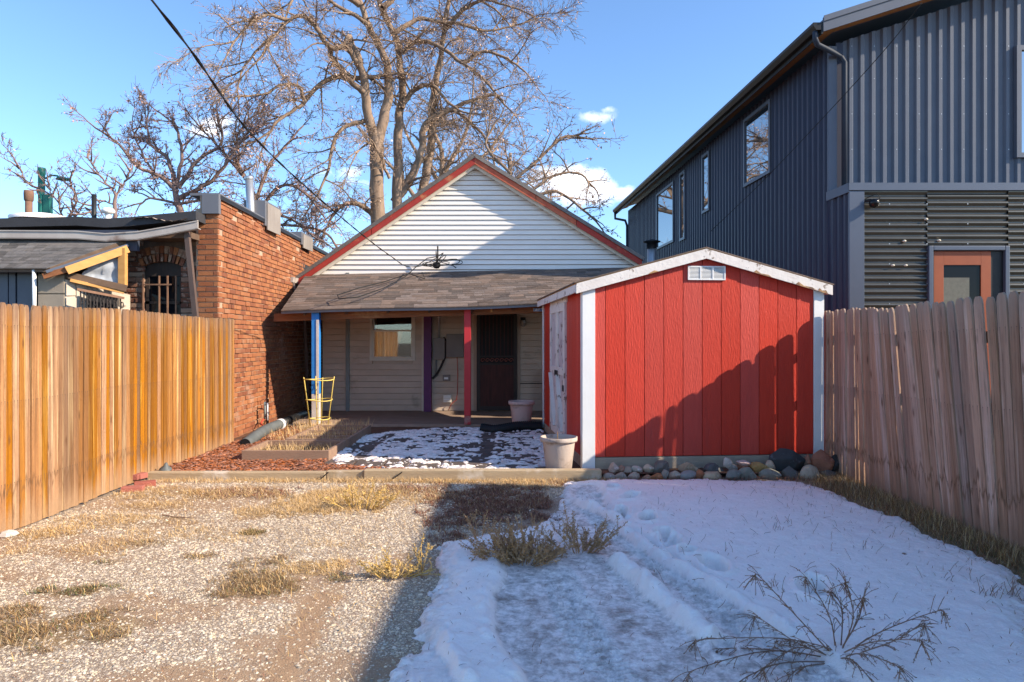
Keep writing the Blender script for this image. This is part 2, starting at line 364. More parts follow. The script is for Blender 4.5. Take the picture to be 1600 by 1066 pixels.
# ================================================================ SETTING: ground
SNOW_POLY = [G2(*p) for p in ((878, 756), (870, 790), (862, 815), (800, 832), (735, 845), (686, 852), (680, 880), (672, 940), (660, 962), (634, 1020), (600, 1066), (560, 1140), (1750, 1140), (1650, 985), (1600, 902), (1500, 862), (1420, 820), (1340, 790), (1290, 765), (1240, 754), (1100, 751), (950, 751))]
C_POLY = [G2(*p) for p in ((790, 880), (768, 920), (752, 965), (757, 1000), (785, 1040), (815, 1100), (830, 1160), (1420, 1160), (1330, 1085), (1225, 1018), (1130, 958), (1035, 898), (980, 852), (955, 835), (985, 822), (940, 806), (895, 784), (868, 800), (862, 830), (870, 860), (840, 880))]
T4 = [G2(*p) for p in ((872, 900), (890, 950), (920, 1010), (955, 1066), (1020, 1160))]
T1 = [G2(*p) for p in ((915, 768), (925, 800), (955, 838), (1010, 870), (1080, 925), (1170, 990), (1270, 1066), (1400, 1180))]
T2 = [G2(*p) for p in ((812, 850), (835, 900), (860, 950), (900, 1010), (950, 1066), (1040, 1180))]
T3 = [G2(*p) for p in ((720, 1180), (690, 1066), (655, 1010), (640, 980))]
RIDGE = [([G2(*p) for p in ((885, 783), (930, 803), (985, 832))], .045, .05), ([G2(*p) for p in ((975, 838), (1040, 885), (1150, 948), (1240, 1003))], .05, .05),
         ([G2(*p) for p in ((965, 888), (1010, 925), (1060, 965), (1105, 1003))], .055, .06), ([G2(*p) for p in ((665, 965), (690, 1005), (712, 1040), (735, 1085))], .045, .05),
         ([G2(*p) for p in ((770, 905), (752, 950), (752, 1000), (775, 1045), (800, 1075))], .06, .045), ([G2(*p) for p in ((930, 760), (1000, 790), (1030, 815))], .09, .03)]
FEET = [(1115, 888, .15, .07, .6), (1048, 850, .14, .065, .5), (1012, 815, .13, .06, .3), (985, 782, .13, .06, 0), (930, 775, .12, .06, 0), (960, 765, .10, .06, .2), (1075, 868, .06, .05, 0), (1270, 925, .16, .07, .2), (1130, 1008, .10, .05, .3), (970, 805, .12, .05, .4), (1035, 838, .08, .05, 0)]
def front_z(X, Y):
    z = .018*(fbm(X*1.3, Y*1.3, 3)-.5)+.010*(fbm(X*9, Y*9, 5)-.5)+.006*(fbm(X*40, Y*40, 9, 2)-.5)
    z -= .012*sstep(.5, .1, polydist(X, Y, [G2(420, 1066), G2(500, 960), G2(560, 870), G2(640, 790)]))
    return z
def snow_top(X, Y):
    d = sdf(X, Y, SNOW_POLY)+.16*(fbm(X*5, Y*5, 11)-.5)+.09*(fbm(X*22, Y*22, 12, 3)-.5)
    base = (.066-.034*sstep(6.2, 7.3, Y))+.012*(fbm(X*2.2, Y*2.2, 21)-.5)+.004*(fbm(X*30, Y*30, 22, 2)-.5)
    t1 = polydist(X, Y, T1); t2 = polydist(X, Y, T2); t3 = polydist(X, Y, T3)
    w1 = .13+.02*fbm(Y*3, X*3, 4); w2 = .27+.03*fbm(Y*3, X*3, 5)
    k1 = sstep(w1+.055, w1-.03, t1); k2 = sstep(w2+.05, w2-.04, t2); k3 = sstep(.13, .08, t3)
    k = np.maximum(np.maximum(k1*.9, sstep(-.03, .035, sdf(X, Y, C_POLY)+.03*(fbm(X*12, Y*12, 66)-.5))), k3*.9)
    z = base*(1-k)+k*(.012+.012*(fbm(X*11, Y*7, 31)-.5)+.006*(fbm(X*40, Y*40, 35, 2)-.5))
    z += (1-k)*(.010*(fbm(X*12, Y*12, 36, 3)-.5)+.004*(fbm(X*45, Y*45, 37, 2)-.5))
    # tread ribs pressed by tyres
    for T, w in ((T4, .10), (T1, .09)):
        dd = polydist(X, Y, T); rr = sstep(w+.02, w, dd)
        z += rr*.012*np.sign(np.sin(Y*150+np.sin(X*55)*1.8))*fbm(X*3, Y*3, 77)
    for pts, w, h in RIDGE:
        dd = polydist(X, Y, pts); z = np.maximum(z, (.012+h*1.3)*np.exp(-(dd/(w*(.8+.9*fbm(X*7, Y*7, 81))))**3)*(.55+.9*fbm(X*8, Y*8, 8))) if h > .03 else z+h*np.exp(-(dd/w)**2)*.5
    for (px, py, a, b, th) in FEET:
        cx, cy = G2(px, py, .04); c, s = math.cos(th+1.0), math.sin(th+1.0); u_ = ((X-cx)*c+(Y-cy)*s)/(a*1.15); v_ = (-(X-cx)*s+(Y-cy)*c)/(b*1.15)
        q = np.sqrt(u_**2+v_**2)*(.85+.3*fbm(X*18, Y*18, 44)); z = z-(.075*sstep(1.1, .75, q)*np.clip(z/.06, 0, 1))+.014*np.exp(-((q-1.25)/.22)**2)
    z += .012*sstep(.0, .3, fbm(X*6, Y*6, 55)-.55)*(1-k)*sstep(.9, .2, np.abs(X+.35))
    z = z*(.35+.65*sstep(.0, .26, d))-.012*sstep(.22, .0, d)*sstep(.42, .58, fbm(X*16, Y*16, 88, 3))
    edge = sstep(-.02, .06, d)
    return front_z(X, Y)*.6+(z+.012)*edge-.035*(1-edge)
def gnode_attr(K, name):
    a = K['N'].new('ShaderNodeAttribute'); a.attribute_name = name; return a.outputs['Fac']
def gravel_fn(K, col):
    M, thr, noise, mixc, N, L = K['M'], K['thr'], K['noise'], K['mixc'], K['N'], K['L']
    vo = N.new('ShaderNodeTexVoronoi'); L.new(K['t'].outputs['Object'], vo.inputs[0]); vo.inputs['Scale'].default_value = 95
    bw = N.new('ShaderNodeSeparateColor'); L.new(vo.outputs['Color'], bw.inputs[0])
    st = mixc(bw.outputs[0], (.34, .27, .20), (.70, .61, .50)); st = mixc(thr(bw.outputs[1], .8, .85), st, (.22, .17, .13))
    col = mixc(M('MULTIPLY', thr(vo.outputs['Distance'], .55, .3), .9), col, st)
    dirt = mixc(noise(30), (.42, .27, .16), (.34, .22, .13))
    col = mixc(gnode_attr(K, 'dirt'), col, dirt)
    col = mixc(M('MULTIPLY', gnode_attr(K, 'thatch'), thr(noise(26), .3, .5)), col, mixc(noise(90), (.16, .10, .055), (.40, .27, .13)))
    col = mixc(M('MULTIPLY', gnode_attr(K, 'redthatch'), .9), col, mixc(noise(90), (.11, .055, .035), (.22, .11, .07)))
    return col
m_gravel = mat('gravel_ground', (.36, .27, .19), (.28, .20, .14), 8, .95, 1.0, 130, fn=gravel_fn)
PATCH = [  # px, py, rx, ry, kind, density
 (115, 925, 62, 11, 'green', 1.), (110, 985, 115, 30, 'brown', 1.), (40, 960, 60, 16, 'brown', .6), (400, 912, 62, 20, 'brown', 1.), (480, 886, 55, 13, 'straw', 1.), (430, 880, 60, 10, 'brown', .5),
 (530, 786, 85, 16, 'straw', 1.6), (600, 772, 110, 14, 'straw', .9), (430, 800, 60, 10, 'straw', .9), (400, 832, 22, 4, 'green', 1.2), (640, 766, 70, 10, 'red', 1.), (300, 772, 150, 10, 'straw', .7),
 (180, 815, 120, 14, 'straw', .55), (70, 835, 60, 12, 'straw', .8), (120, 860, 110, 12, 'straw', .35), (300, 835, 120, 12, 'straw', .3), (240, 850, 50, 5, 'brown', .4), (770, 790, 92, 34, 'red', 3.6), (820, 757, 70, 6, 'straw', 1.4), (900, 756, 60, 6, 'red', 1.),
 (620, 892, 45, 9, 'straw', 1.1), (540, 850, 50, 6, 'straw', .3), (310, 870, 26, 4, 'brown', .6), (530, 900, 20, 6, 'green', .3), (700, 845, 30, 12, 'red', .7), (170, 880, 30, 4, 'green', .3), (380, 770, 90, 8, 'red', .7), (650, 742+10, 240, 4, 'straw', .8), (240, 790, 60, 8, 'straw', .6)]
def patch_field(X, Y, kinds):
    t = np.zeros(X.shape)
    for (px, py, rx, ry, k, dn) in PATCH:
        if k not in kinds: continue
        c = gnd(px, py); ax = rx/F*c.y; ay = ry*c.y*c.y/(H*F)
        q = ((X-c.x)/ax)**2+((Y-c.y)/ay)**2; t = np.maximum(t, min(dn, 1)*sstep(1.3, .3, q+.9*(fbm(X*6, Y*6, 91)-.5)))
    return t
def dirt_field(X, Y):
    d = polydist(X, Y, [G2(400, 1120), G2(450, 1030), G2(485, 960), G2(505, 930)])
    t = sstep(.16, .06, d+.16*(fbm(X*7, Y*7, 61)-.5)); t = np.maximum(t, .8*sstep(.25, .1, polydist(X, Y, [G2(180, 1075), G2(420, 1060)])+.2*(fbm(X*7, Y*7, 62)-.5)))
    t = np.maximum(t, .7*sstep(.55, .64, fbm(X*1.6+5, Y*1.6, 63)))
    return t
grid('front_yard', -4.6, 4.6, -1.0, 7.5, .03, front_z, dict(dirt=dirt_field, thatch=lambda X, Y: np.maximum(patch_field(X, Y, ('straw', 'brown', 'green')), sstep(.6, .35, 3.62-X)*.9*sstep(3.0, 3.3, X)), redthatch=lambda X, Y: np.maximum(patch_field(X, Y, ('red',)), 0)), m_gravel, kind='structure')
MB().box(-220, -220, -.6, 220, 420, -.08).build('ground', mat('far_ground', (.2, .15, .1), (.14, .12, .08), .6, .95), kind='structure')
def back_z(X, Y): return .06+.02*(fbm(X*2, Y*2, 41)-.5)+.01*(fbm(X*20, Y*20, 42)-.5)
m_backsoil = mat('damp_soil', (.15, .075, .045), (.10, .05, .03), 6, .95, .8, 50)
grid('back_yard', -4.4, 3.6, 7.42, 11.4, .04, back_z, None, m_backsoil, kind='structure')
MB().box(-9.5, 7.6, -.1, -4.15, 9.0, .1).box(-30, 9.0, -.1, -9.6, 30, .02).build('neighbour_yard', m_backsoil, kind='structure')
# snow
def snow_fn(K, col):
    M, thr, noise, mixc = K['M'], K['thr'], K['noise'], K['mixc']
    a = gnode_attr(K, 'dirty'); f = M('MULTIPLY', a, thr(noise(18, 8, K['t'].outputs['Object'], .7), .40, .66))
    col = mixc(f, col, (.40, .34, .31)); f2 = M('MULTIPLY', a, M('MULTIPLY', thr(noise(4, 9, K['t'].outputs['Object'], .72), .53, .68), .8))
    col = mixc(f2, col, (.17, .125, .095))
    return mixc(M('MULTIPLY', thr(noise(60, 5, K['t'].outputs['Object']), .70, .76), .5), col, (.3, .24, .2))
m_snow = mat('old_snow', (.97, .885, .84), (.90, .82, .78), 7, .6, .9, 70, spec=.3, fn=snow_fn)
_sb = MATS['old_snow'].node_tree.nodes['Principled BSDF']; _sb.inputs['Subsurface Weight'].default_value = .25; _sb.inputs['Subsurface Radius'].default_value = (.02, .025, .035); _sb.inputs['Subsurface Scale'].default_value = 1.0
def snow_dirty(X, Y):
    t = np.maximum(.8*sstep(.22, .1, polydist(X, Y, T1)), 1.*sstep(-.05, .1, sdf(X, Y, C_POLY)))
    t = np.maximum(t, sstep(.22, .0, sdf(X, Y, SNOW_POLY))*.7); t = np.maximum(t, .45*sstep(.4, .1, polydist(X, Y, [G2(890, 790), G2(960, 830), G2(900, 850)])))
    t = np.maximum(t, .22); t = np.maximum(t, .9*sstep(.5, .15, polydist(X, Y, [G2(880, 800), G2(930, 835), G2(1000, 800)]))); t *= 1-.9*sstep(.03, .05, snow_top(X, Y)-front_z(X, Y))*sstep(.1, .2, sdf(X, Y, SNOW_POLY)); return t
grid('snow', -1.3, 3.75, 1.9, 7.42, .0115, snow_top, dict(dirty=snow_dirty), m_snow, keep=lambda X, Y: sdf(X, Y, SNOW_POLY) > -.16, kind='structure')
BS_POLY = [G2(*p, .07) for p in ((520, 728), (516, 712), (552, 684), (600, 676), (700, 668), (850, 672), (862, 736), (650, 737), (560, 733))]
def bsnow(X, Y):
    d = sdf(X, Y, BS_POLY); n = fbm(X*4.5, Y*6, 71, 4); n2 = fbm(X*11+2*fbm(X*5, Y*5, 3), Y*17, 73, 4)
    z = .040*sstep(.43, .62, .45*n+.55*n2)*sstep(-.03, .07, d)
    walk = sstep(.12, .05, polydist(X, Y, [G2(552, 728, .07), G2(575, 700, .07), G2(610, 680, .07)]))+sstep(.13, .05, polydist(X, Y, [G2(745, 735, .07), G2(762, 700, .07), G2(765, 675, .07)]))
    z *= 1-.9*np.clip(walk*1.3*fbm(X*7, Y*12, 75), 0, 1)
    return .05+z+.012*(fbm(X*30, Y*30, 72, 3)-.5)*(z > .004)-.03*(z <= .004)+.004
grid('patchy_snow', -2.45, .72, 7.45, 11.35, .012, bsnow, dict(dirty=lambda X, Y: np.full(X.shape, .55)), m_snow, keep=lambda X, Y: sdf(X, Y, BS_POLY) > -.05, kind='structure')
# flagstones under the patchy snow
m_flag = mat('flagstone', (.13, .10, .085), (.09, .07, .06), 4, .85, .5, 40, rnd=.15)
for r_ in range(12):
    x = -2.35+R(-.1, .1); y = 7.5+r_*.31
    while x < .66:
        w = R(.28, .5)
        if inside(np.array([x+w/2]), np.array([y+.14]), BS_POLY)[0]:
            MB().box(x, y, .02, min(x+w-.03, .72), y+.28, .074+R(-.004, .004)).build('flagstone', m_flag, bevel=.01, kind='structure')
        x += w
MB().box(-3.9, 11.36, -.05, 1.7, 14.0, .1).build('porch_slab', m_slab, bevel=.012, kind='structure')
# far street behind the trees and alley behind the camera
MB().box(-60, -12, -.2, 60, -8, -.045).build('alley', mat('alley_gravel', (.3, .25, .2), (.24, .2, .16), 4, .95), kind='structure')

# ================================================================ HOUSE with clapboards
HY = 13.5
house = thing('house', 'small back house with white lap gable and red roof edge boards behind the shed', 'house', (-.7, HY, 0))
PK = at(742, 245, 13.33); LE = at(468, 433, 13.33); RE = at(1002, 404, 13.33)
def rake_z(x): return PK.z+(LE.z-PK.z)*(PK.x-x)/(PK.x-LE.x) if x < PK.x else PK.z+(RE.z-PK.z)*(x-PK.x)/(RE.x-PK.x)
BACK = 21.5
MB().box(-3.78, HY+.03, -.05, 2.3, BACK, 2.9).prism([(-4.02, HY+.03, 2.78), (2.42, HY+.03, 2.9), (PK.x, HY+.03, PK.z-.12)], (0, BACK-HY, 0)).build('wall', m_side, house)
# lower lap boards
DOOR = ((745-800)/78.5, (808-800)/78.5); WIN = ((582-800)/78.5, (645-800)/78.5); WZ = (1.15, 2.03)
def lap(x0b, x1b, x0t, x1t, z0, z1, m, y=HY, dp=.024):
    return MB().hexa([(x0b, y-dp, z0), (x1b, y-dp, z0), (x1b, y+.028, z0), (x0b, y+.028, z0), (x0t, y-.003, z1), (x1t, y-.003, z1), (x1t, y+.028, z1), (x0t, y+.028, z1)]).build('clapboard', m, house)
z = .11; ch = .1165
while z < 2.85:
    iv = [(-3.76, 2.28)]
    def cut(iv, a, b):
        o = []
        for s, e in iv:
            if b <= s or a >= e: o.append((s, e)); continue
            if a > s: o.append((s, a))
            if b < e: o.append((b, e))
        return o
    if z < 2.13: iv = cut(iv, DOOR[0]-.05, DOOR[1]+.05)
    if z+ch > WZ[0] and z < WZ[1]: iv = cut(iv, WIN[0], WIN[1])
    iv = cut(iv, -3.30, -3.23); iv = cut(iv, -1.79, -1.59)
    for s, e in iv:
        if e-s > .03: lap(s, e, s, e, z, z+ch-.009, m_side)
    z += ch
# gable boards
z = 2.82; gh = .0985; i = 0
while z < 4.98:
    def xs(zz):
        zz += .10
        return (PK.x-(PK.z-zz)*(PK.x-LE.x)/(PK.z-LE.z), PK.x+(PK.z-zz)*(RE.x-PK.x)/(PK.z-RE.z))
    a, b = xs(z), xs(z+gh)
    a = (max(a[0], -4.03), min(a[1], 2.42)); b = (max(b[0], -4.03), min(b[1], 2.42))
    if b[1]-b[0] > .02: lap(a[0], a[1], b[0], b[1], z, z+gh-.011, m_gable, HY, .026)
    z += gh; i += 1
# roof slabs, rake boards, trim
for E, nm in ((LE, 'l'), (RE, 'r')):
    nrm = Vector((-(E.z-PK.z), 0, E.x-PK.x)); nrm = nrm.normalized() if nrm.z > 0 else -nrm.normalized()
    a = Vector((PK.x, 13.28, PK.z)); b = Vector((E.x, 13.28, E.z)); b = b+(b-a).normalized()*.05
    MB().prism([a-nrm*.02, b-nrm*.02, b+nrm*.045, a+nrm*.045+Vector((0, 0, .012))], (0, BACK+.3-13.28, 0)).build('roof', m_shingleg, house)
    dn = Vector((0, 0, -1)); sgn = -1 if E is LE else 1
    seg = [(0, .58), (.583, .995)] if E is LE else [(0, .36), (.363, .6), (.603, .99)]
    for k, (s, e) in enumerate(seg):
        p = a.lerp(b, s); q = a.lerp(b, e); h = .125 if k != 1 else .115
        MB().prism([(p.x, 13.305, p.z-.025), (q.x, 13.305, q.z-.025), (q.x, 13.305, q.z-.025-h), (p.x, 13.305, p.z-.025-h)], (0, .03, 0)).build('rake_board', m_redtrim if (E is LE or k == 2) else mat('faded_red_board', (.50, .16, .08), (.42, .07, .04), 5, .7, .4, 40), house)
    MB().prism([(a.x, 13.37, a.z-.15), (b.x, 13.37, b.z-.15), (b.x, 13.37, b.z-.21), (a.x, 13.37, a.z-.21)], (0, .03, 0)).build('gable_trim', m_cream, house)
    MB().prism([(a.x, 13.34, a.z-.14), (b.x, 13.34, b.z-.14), (b.x, 13.34, b.z-.155), (a.x, 13.34, a.z-.155)], (0, HY-13.35, 0)).build('soffit', m_cream, house)
# left gutter and elbow
MB().prism([(LE.x-.17, 13.0, LE.z-.02), (LE.x-.01, 13.0, LE.z-.03), (LE.x-.03, 13.0, LE.z-.13), (LE.x-.13, 13.0, LE.z-.13)], (0, 8, 0)).build('gutter', m_gutter, house)
MB().tube([(LE.x-.06, 13.1, LE.z-.12), (LE.x-.02, 13.12, LE.z-.3), (LE.x+.1, 13.3, LE.z-.55), (LE.x+.15, 13.4, .2)], .035).build('downspout', m_bronze, house, True)
# trim strips and posts on the wall
MB().box(-3.30, HY-.05, .1, -3.23, HY+.02, 2.85).build('wall_trim', m_greygreen, house, bevel=.004)
MB().box(-1.79, HY-.06, .1, -1.745, HY+.02, 2.85).build('corner_trim', m_cream, house, bevel=.004)
# --- window with curtain
win = link('window', MB().box(WIN[0]-.05, HY-.028, WZ[0]-.05, WIN[0], HY+.02, WZ[1]+.06).box(WIN[1], HY-.028, WZ[0]-.05, WIN[1]+.05, HY+.02, WZ[1]+.06).box(WIN[0], HY-.028, WZ[0]-.05, WIN[1], HY+.02, WZ[0]).box(WIN[0], HY-.028, WZ[1], WIN[1], HY+.02, WZ[1]+.06).mesh('window', house.location), m_cream, house, bevel=.004)
zm = 1.53-(517-530)/78.5
for (z0, z1, y) in ((WZ[0], zm+.02, HY+.0), (zm-.02, WZ[1], HY+.03)):
    b = MB(); x0, x1 = WIN; t = .032
    b.box(x0, y-.015, z0, x0+t, y+.015, z1).box(x1-t, y-.015, z0, x1, y+.015, z1).box(x0+t, y-.015, z0, x1-t, y+.015, z0+t).box(x0+t, y-.015, z1-t, x1-t, y+.015, z1)
    b.build('sash', m_cream, win, bevel=.003)
    MB().box(x0+t, y-.002, z0+t, x1-t, y+.002, z1-t).build('pane', m_glass2, win)
MB().box(WIN[0]+.002, HY+.40, WZ[0]+.002, WIN[1]-.002, HY+.412, WZ[1]-.002).build('interior', m_dark, house)
import bmesh
def carve(o, bx, off):
    """cut a box out of a mesh once, at build time"""
    cm = MB().box(*bx).mesh('cutter', off); co = bpy.data.objects.new('cutter', cm); COL.objects.link(co); co.location = off
    md = o.modifiers.new('cut', 'BOOLEAN'); md.operation = 'DIFFERENCE'; md.object = co; md.solver = 'EXACT'
    bpy.context.view_layer.update(); dg = bpy.context.evaluated_depsgraph_get()
    nm = bpy.data.meshes.new_from_object(o.evaluated_get(dg)); o.modifiers.remove(md); o.data = nm
    bpy.data.objects.remove(co, do_unlink=True)
wall = [c for c in house.children if c.name.startswith('wall') and 'trim' not in c.name][0]
carve(wall, (WIN[0]+.0005, HY-.2, WZ[0]+.0005, WIN[1]-.0005, HY+.415, WZ[1]-.0005), house.location)
V = []; Fc = []; nx, nz = 40, 8
def cx(t, h):  # left hem swept
    w0 = WIN[0]+.06; w1 = WIN[0]+.58-.10*math.sin(h*math.pi)*(1-h)-.12*(1-h)**3
    return w0+(w1-w0)*t
for j in range(nz+1):
    for i in range(nx+1):
        t = i/nx; h = j/nz; V.append((cx(t, h), HY+.12+.02*math.sin(t*38+h*.6)+.01*math.sin(t*90), WZ[0]+.02+h*(zm-WZ[0]-.03+.05*math.sin(t*3)*0)))
for j in range(nz):
    for i in range(nx): a = j*(nx+1)+i; Fc.append((a, a+1, a+nx+2, a+nx+1))
mb = MB(); mb.v = V; mb.f = Fc; mb.build('curtain', m_curtain, house, True)
# --- security door
dr = thing_door = MB().box(DOOR[0]+.05, HY-.02, .12, DOOR[1]-.05, HY+.01, 2.1).build('door', mat('door_black', (.02, .014, .013), None, 4, .6), house)
x0, x1 = DOOR
MB().box(x0-.06, HY-.045, .1, x0-.0, HY+.02, 2.16).box(x1, HY-.045, .1, x1+.06, HY+.02, 2.16).box(x0, HY-.045, 2.11, x1, HY+.02, 2.16).build('door_frame', mat('jamb_tan', (.42, .3, .22), (.36, .24, .18), 4, .7), house, bevel=.003)
fr_ = MB().box(x0+.005, HY-.09, .12, x0+.07, HY-.05, 2.08).box(x1-.07, HY-.09, .12, x1-.005, HY-.05, 2.08).box(x0+.07, HY-.09, 2.0, x1-.07, HY-.05, 2.08).box(x0+.07, HY-.09, .12, x1-.07, HY-.05, .2).box(x0+.07, HY-.09, 1.02, x1-.07, HY-.05, 1.05).box(x0+.07, HY-.09, 1.17, x1-.07, HY-.05, 1.2)
sec = fr_.build('security_door', m_iron, house)
MB().box(x0+.07, HY-.075, .2, x1-.07, HY-.06, 1.02).build('lower_panel', m_maroon, sec)
nb = 9
for k in range(nb):
    x = x0+.07+(x1-x0-.14)*(k+.5)/nb
    MB().box(x-.008, HY-.08, 1.2, x+.008, HY-.064, 2.0).build('bar', m_maroon, sec)
    if k % 2 == 0: MB().box(x-.012, HY-.085, .2, x+.012, HY-.0755, 1.02).build('bar', m_maroon, sec)
for k in range(7):
    c = Vector((x0+.12+(x1-x0-.24)*k/6, HY-.078, 1.11)); pts = [c+Vector((.045*math.cos(t)*(1-t/9), 0, .045*math.sin(t)*(1-t/9))) for t in [q*.6 for q in range(12)]]
    MB().tube(pts, .008, 5).build('scroll', mat('scroll_rust', (.26, .08, .06), None, 4, .6), sec)
MB().lathe([(0, 0), (.028, .003), (.032, .012), (.02, .03), (0, .034)], (0, 0, 0), 14).build('door_knob', m_brass, sec, True, rot=(math.radians(90), 0, 0), loc=Vector((x0+.1, HY-.09, 1.12))-house.location-Vector((0, 0, 0)))
MB().lathe([(0, 0), (.018, .002), (.018, .01), (0, .012)], (0, 0, 0), 12).build('lock', m_brass, sec, True, rot=(math.radians(90), 0, 0), loc=Vector((x0+.1, HY-.09, 1.20))-house.location)
# --- meter, panel, conduits
mt = MB().box(-1.56, HY-.10, 1.12, -1.33, HY-.02, 1.55).build('meter_box', m_box, house, bevel=.006)
MB().lathe([(0, .07), (.05, .068), (.072, .05), (.075, .0)], (0, 0, 0), 20).build('meter_glass', mat('meter_face', (.62, .6, .56), (.5, .48, .45), 20, .15), mt, True, rot=(math.radians(90), 0, 0), loc=Vector((-1.445, HY-.10, 1.375))-house.location)
MB().lathe([(.085, 0), (.085, .025), (.073, .025), (.073, 0)], (0, 0, 0), 20).build('meter_ring', m_steel, mt, True, rot=(math.radians(90), 0, 0), loc=Vector((-1.445, HY-.10, 1.375))-house.location)
MB().tube([(-1.45, HY-.05, 1.55), (-1.45, HY-.05, 2.7)], .022, 10).build('conduit', m_steel, house, True)
pb = MB().box(-1.3, HY-.10, 1.17, -.96, HY-.02, 1.63).build('breaker_panel', m_box, house, bevel=.006)
MB().box(-1.29, HY-.106, 1.18, -.97, HY-.1005, 1.62).build('panel_door', mat('panel_door_grey', (.2, .17, .15), None, 4, .5), pb, bevel=.003)
MB().tube([(-1.36, HY-.06, 1.56), (-1.3, HY-.07, 1.5), (-1.31, HY-.08, 1.2), (-1.4, HY-.08, 1.0), (-1.47, HY-.08, .86), (-1.56, HY-.06, .76), (-1.62, HY-.05, .75)], .022, 8).build('cable_loop', m_cable, house, True)
MB().tube([(-1.5, HY-.05, 1.12), (-1.52, HY-.05, .8)], .018, 8).build('conduit', m_box, house, True)
ob = MB().box(-1.37, HY-.06, .70, -1.23, HY-.02, .82).build('outlet_box', m_box, house, bevel=.005)
MB().box(-1.345, HY-.068, .735, -1.265, HY-.0605, .775).build('outlet_cover', m_white, ob, bevel=.002)
vt = MB().box(-1.37, HY-.06, .27, -1.2, HY-.02, .43).build('vent_cover', m_cream, house, bevel=.008)
for k in range(4): MB().box(-1.355, HY-.07, .29+k*.033, -1.215, HY-.0605, .312+k*.033).build('louvre', m_white, vt)
MB().tube([(-1.09, HY-.05, 1.17), (-1.075, HY-.05, .9), (-1.08, HY-.05, .5), (-1.1, HY-.06, .33), (-1.2, HY-.07, .25), (-1.26, HY-.06, .12)], .007, 6).build('red_cord', m_redcord, house, True)
lt = MB().box(.17, HY-.04, 1.84, .27, HY-.02, 1.96).build('porch_light', m_black, house)
MB().lathe([(.0, .13), (.04, .125), (.05, .09), (.045, 0), (.0, -.005)], (.22, HY-.1, 1.78), 16).build('lamp_shade', mat('lamp_glass', (.3, .28, .26), None, 4, .2), lt, True)
# purple post stands against the wall
MB().box(-1.738, HY-.16, .1, -1.59, HY-.06, 2.05).build('wall_post', m_purple, house, bevel=.005)
# siding crack / hose bracket
MB().box(.15, HY-.03, .64, .62, HY-.0185, .655).build('siding_seam', m_cable, house)
MB().box(.60, HY-.15, .15, .66, HY-.03, .92).build('wall_bracket', m_black, house, bevel=.005)

# ---- porch roof: beams, shingles, posts
EL = at(440, 485, 11.2); ER = Vector((2.45, 11.2, 2.215)); TL = Vector((-4.08, 13.44, 2.80)); TR = Vector((2.45, 13.44, 2.95))  # right end, hidden behind the shed, lengthened to keep sun off the wall
porch = thing('porch_roof', 'sagging brown shingle roof over the back porch with a raw timber beam', 'porch roof', (-1, 12, 0))
def pz(u_, v_):  # u along eave, v up slope
    a = EL.lerp(ER, u_); a = a+Vector((0, 0, -.02*math.sin(u_*math.pi)+.012*math.sin(u_*9))); b = TL.lerp(TR, u_); return a.lerp(b, v_)
N_ = 24; mb = MB()
for i in range(N_):
    a, b = i/N_, (i+1)/N_
    p = [pz(a, 0), pz(b, 0), pz(b, 1), pz(a, 1)]
    mb.hexa([q-Vector((0, 0, .05)) for q in p]+p)
mb.build('roof_deck', m_black, porch)
mb = MB(); rows = 17
for r_ in range(rows):
    x = -R(0, .3)/5.5
    while x < 1:
        w = R(.12, .32)/5.5; a, b = max(x, 0), min(x+w-.0006, 1)
        if b > a and a < 1:
            v0, v1 = r_/rows, (r_+1.6)/rows; t = R(.007, .014); v1 = min(v1, 1)
            v0 -= .35/rows if r_ == 0 else 0
            p = [pz(a, v0), pz(b, v0), pz(b, v1), pz(a, v1)]
            mb.hexa([p[0], p[1], p[2], p[3], p[0]+Vector((0, 0, t+.004)), p[1]+Vector((0, 0, t+.004)), p[2]+Vector((0, 0, .003)), p[3]+Vector((0, 0, .003))])
        x += w
mb.build('shingles', m_shingle, porch, kind='stuff')
mb = MB()
for i in range(N_):
    p, q = pz(i/N_, 0), pz((i+1)/N_, 0); mb.hexa([p+Vector((0, -.012, -.06)), q+Vector((0, -.012, -.06)), q+Vector((0, .0, -.06)), p+Vector((0, 0, -.06)), p+Vector((0, -.012, -.012)), q+Vector((0, -.012, -.012)), q+Vector((0, 0, -.012)), p+Vector((0, 0, -.012))])
mb.build('drip_edge', m_capgrey, porch)
BY = 11.42
b0 = at(428, 496, BY); b1 = at(845, 477, BY)
MB().prism([(b0.x, BY, b0.z-.07), (b1.x+1.8, BY, b1.z-.07), (b1.x+1.8, BY, b1.z+.055), (-1.2, BY, (b0.z+b1.z)/2+.07), (b0.x, BY, b0.z+.06)], (0, .09, 0)).build('beam', m_beamwood, porch, bevel=.004)
for k in range(9):
    t = (k+.5)/9; p = pz(t, .06); q = pz(t, .97); MB().beam(p-Vector((0, 0, .10)), q-Vector((0, 0, .10)), .04, .09).build('rafter', m_oldwood, porch)
MB().box(-.36, BY-.012, 1.985, -.33, BY-.001, 2.13).build('splice_block', m_newwood, porch)
MB().box(.36, BY-.02, 1.995, .62, BY-.003, 2.05).build('address_plate', mat('blue_plate', (.12, .22, .5), (.6, .65, .75), 30, .4, contrast=4), porch)
bp = thing('porch_post', 'bright blue porch post with bare wood foot at the left end of the beam', 'post', ((494-800)/F*11.3, 11.3, .1), 'porch posts')
X = bp.location.x
MB().box(X-.062, 11.24, .62, X+.062, 11.36, 2.03).build('post', m_blue, bp, bevel=.004)
MB().box(X-.061, 11.241, .1, X+.061, 11.359, .618).build('bare_foot', m_bare, bp, bevel=.004)
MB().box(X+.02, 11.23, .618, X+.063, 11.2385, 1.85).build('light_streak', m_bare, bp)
rp = thing('porch_post', 'bright red porch post standing beside the black security door', 'post', ((732-800)/F*11.6, 11.38, .1), 'porch posts')
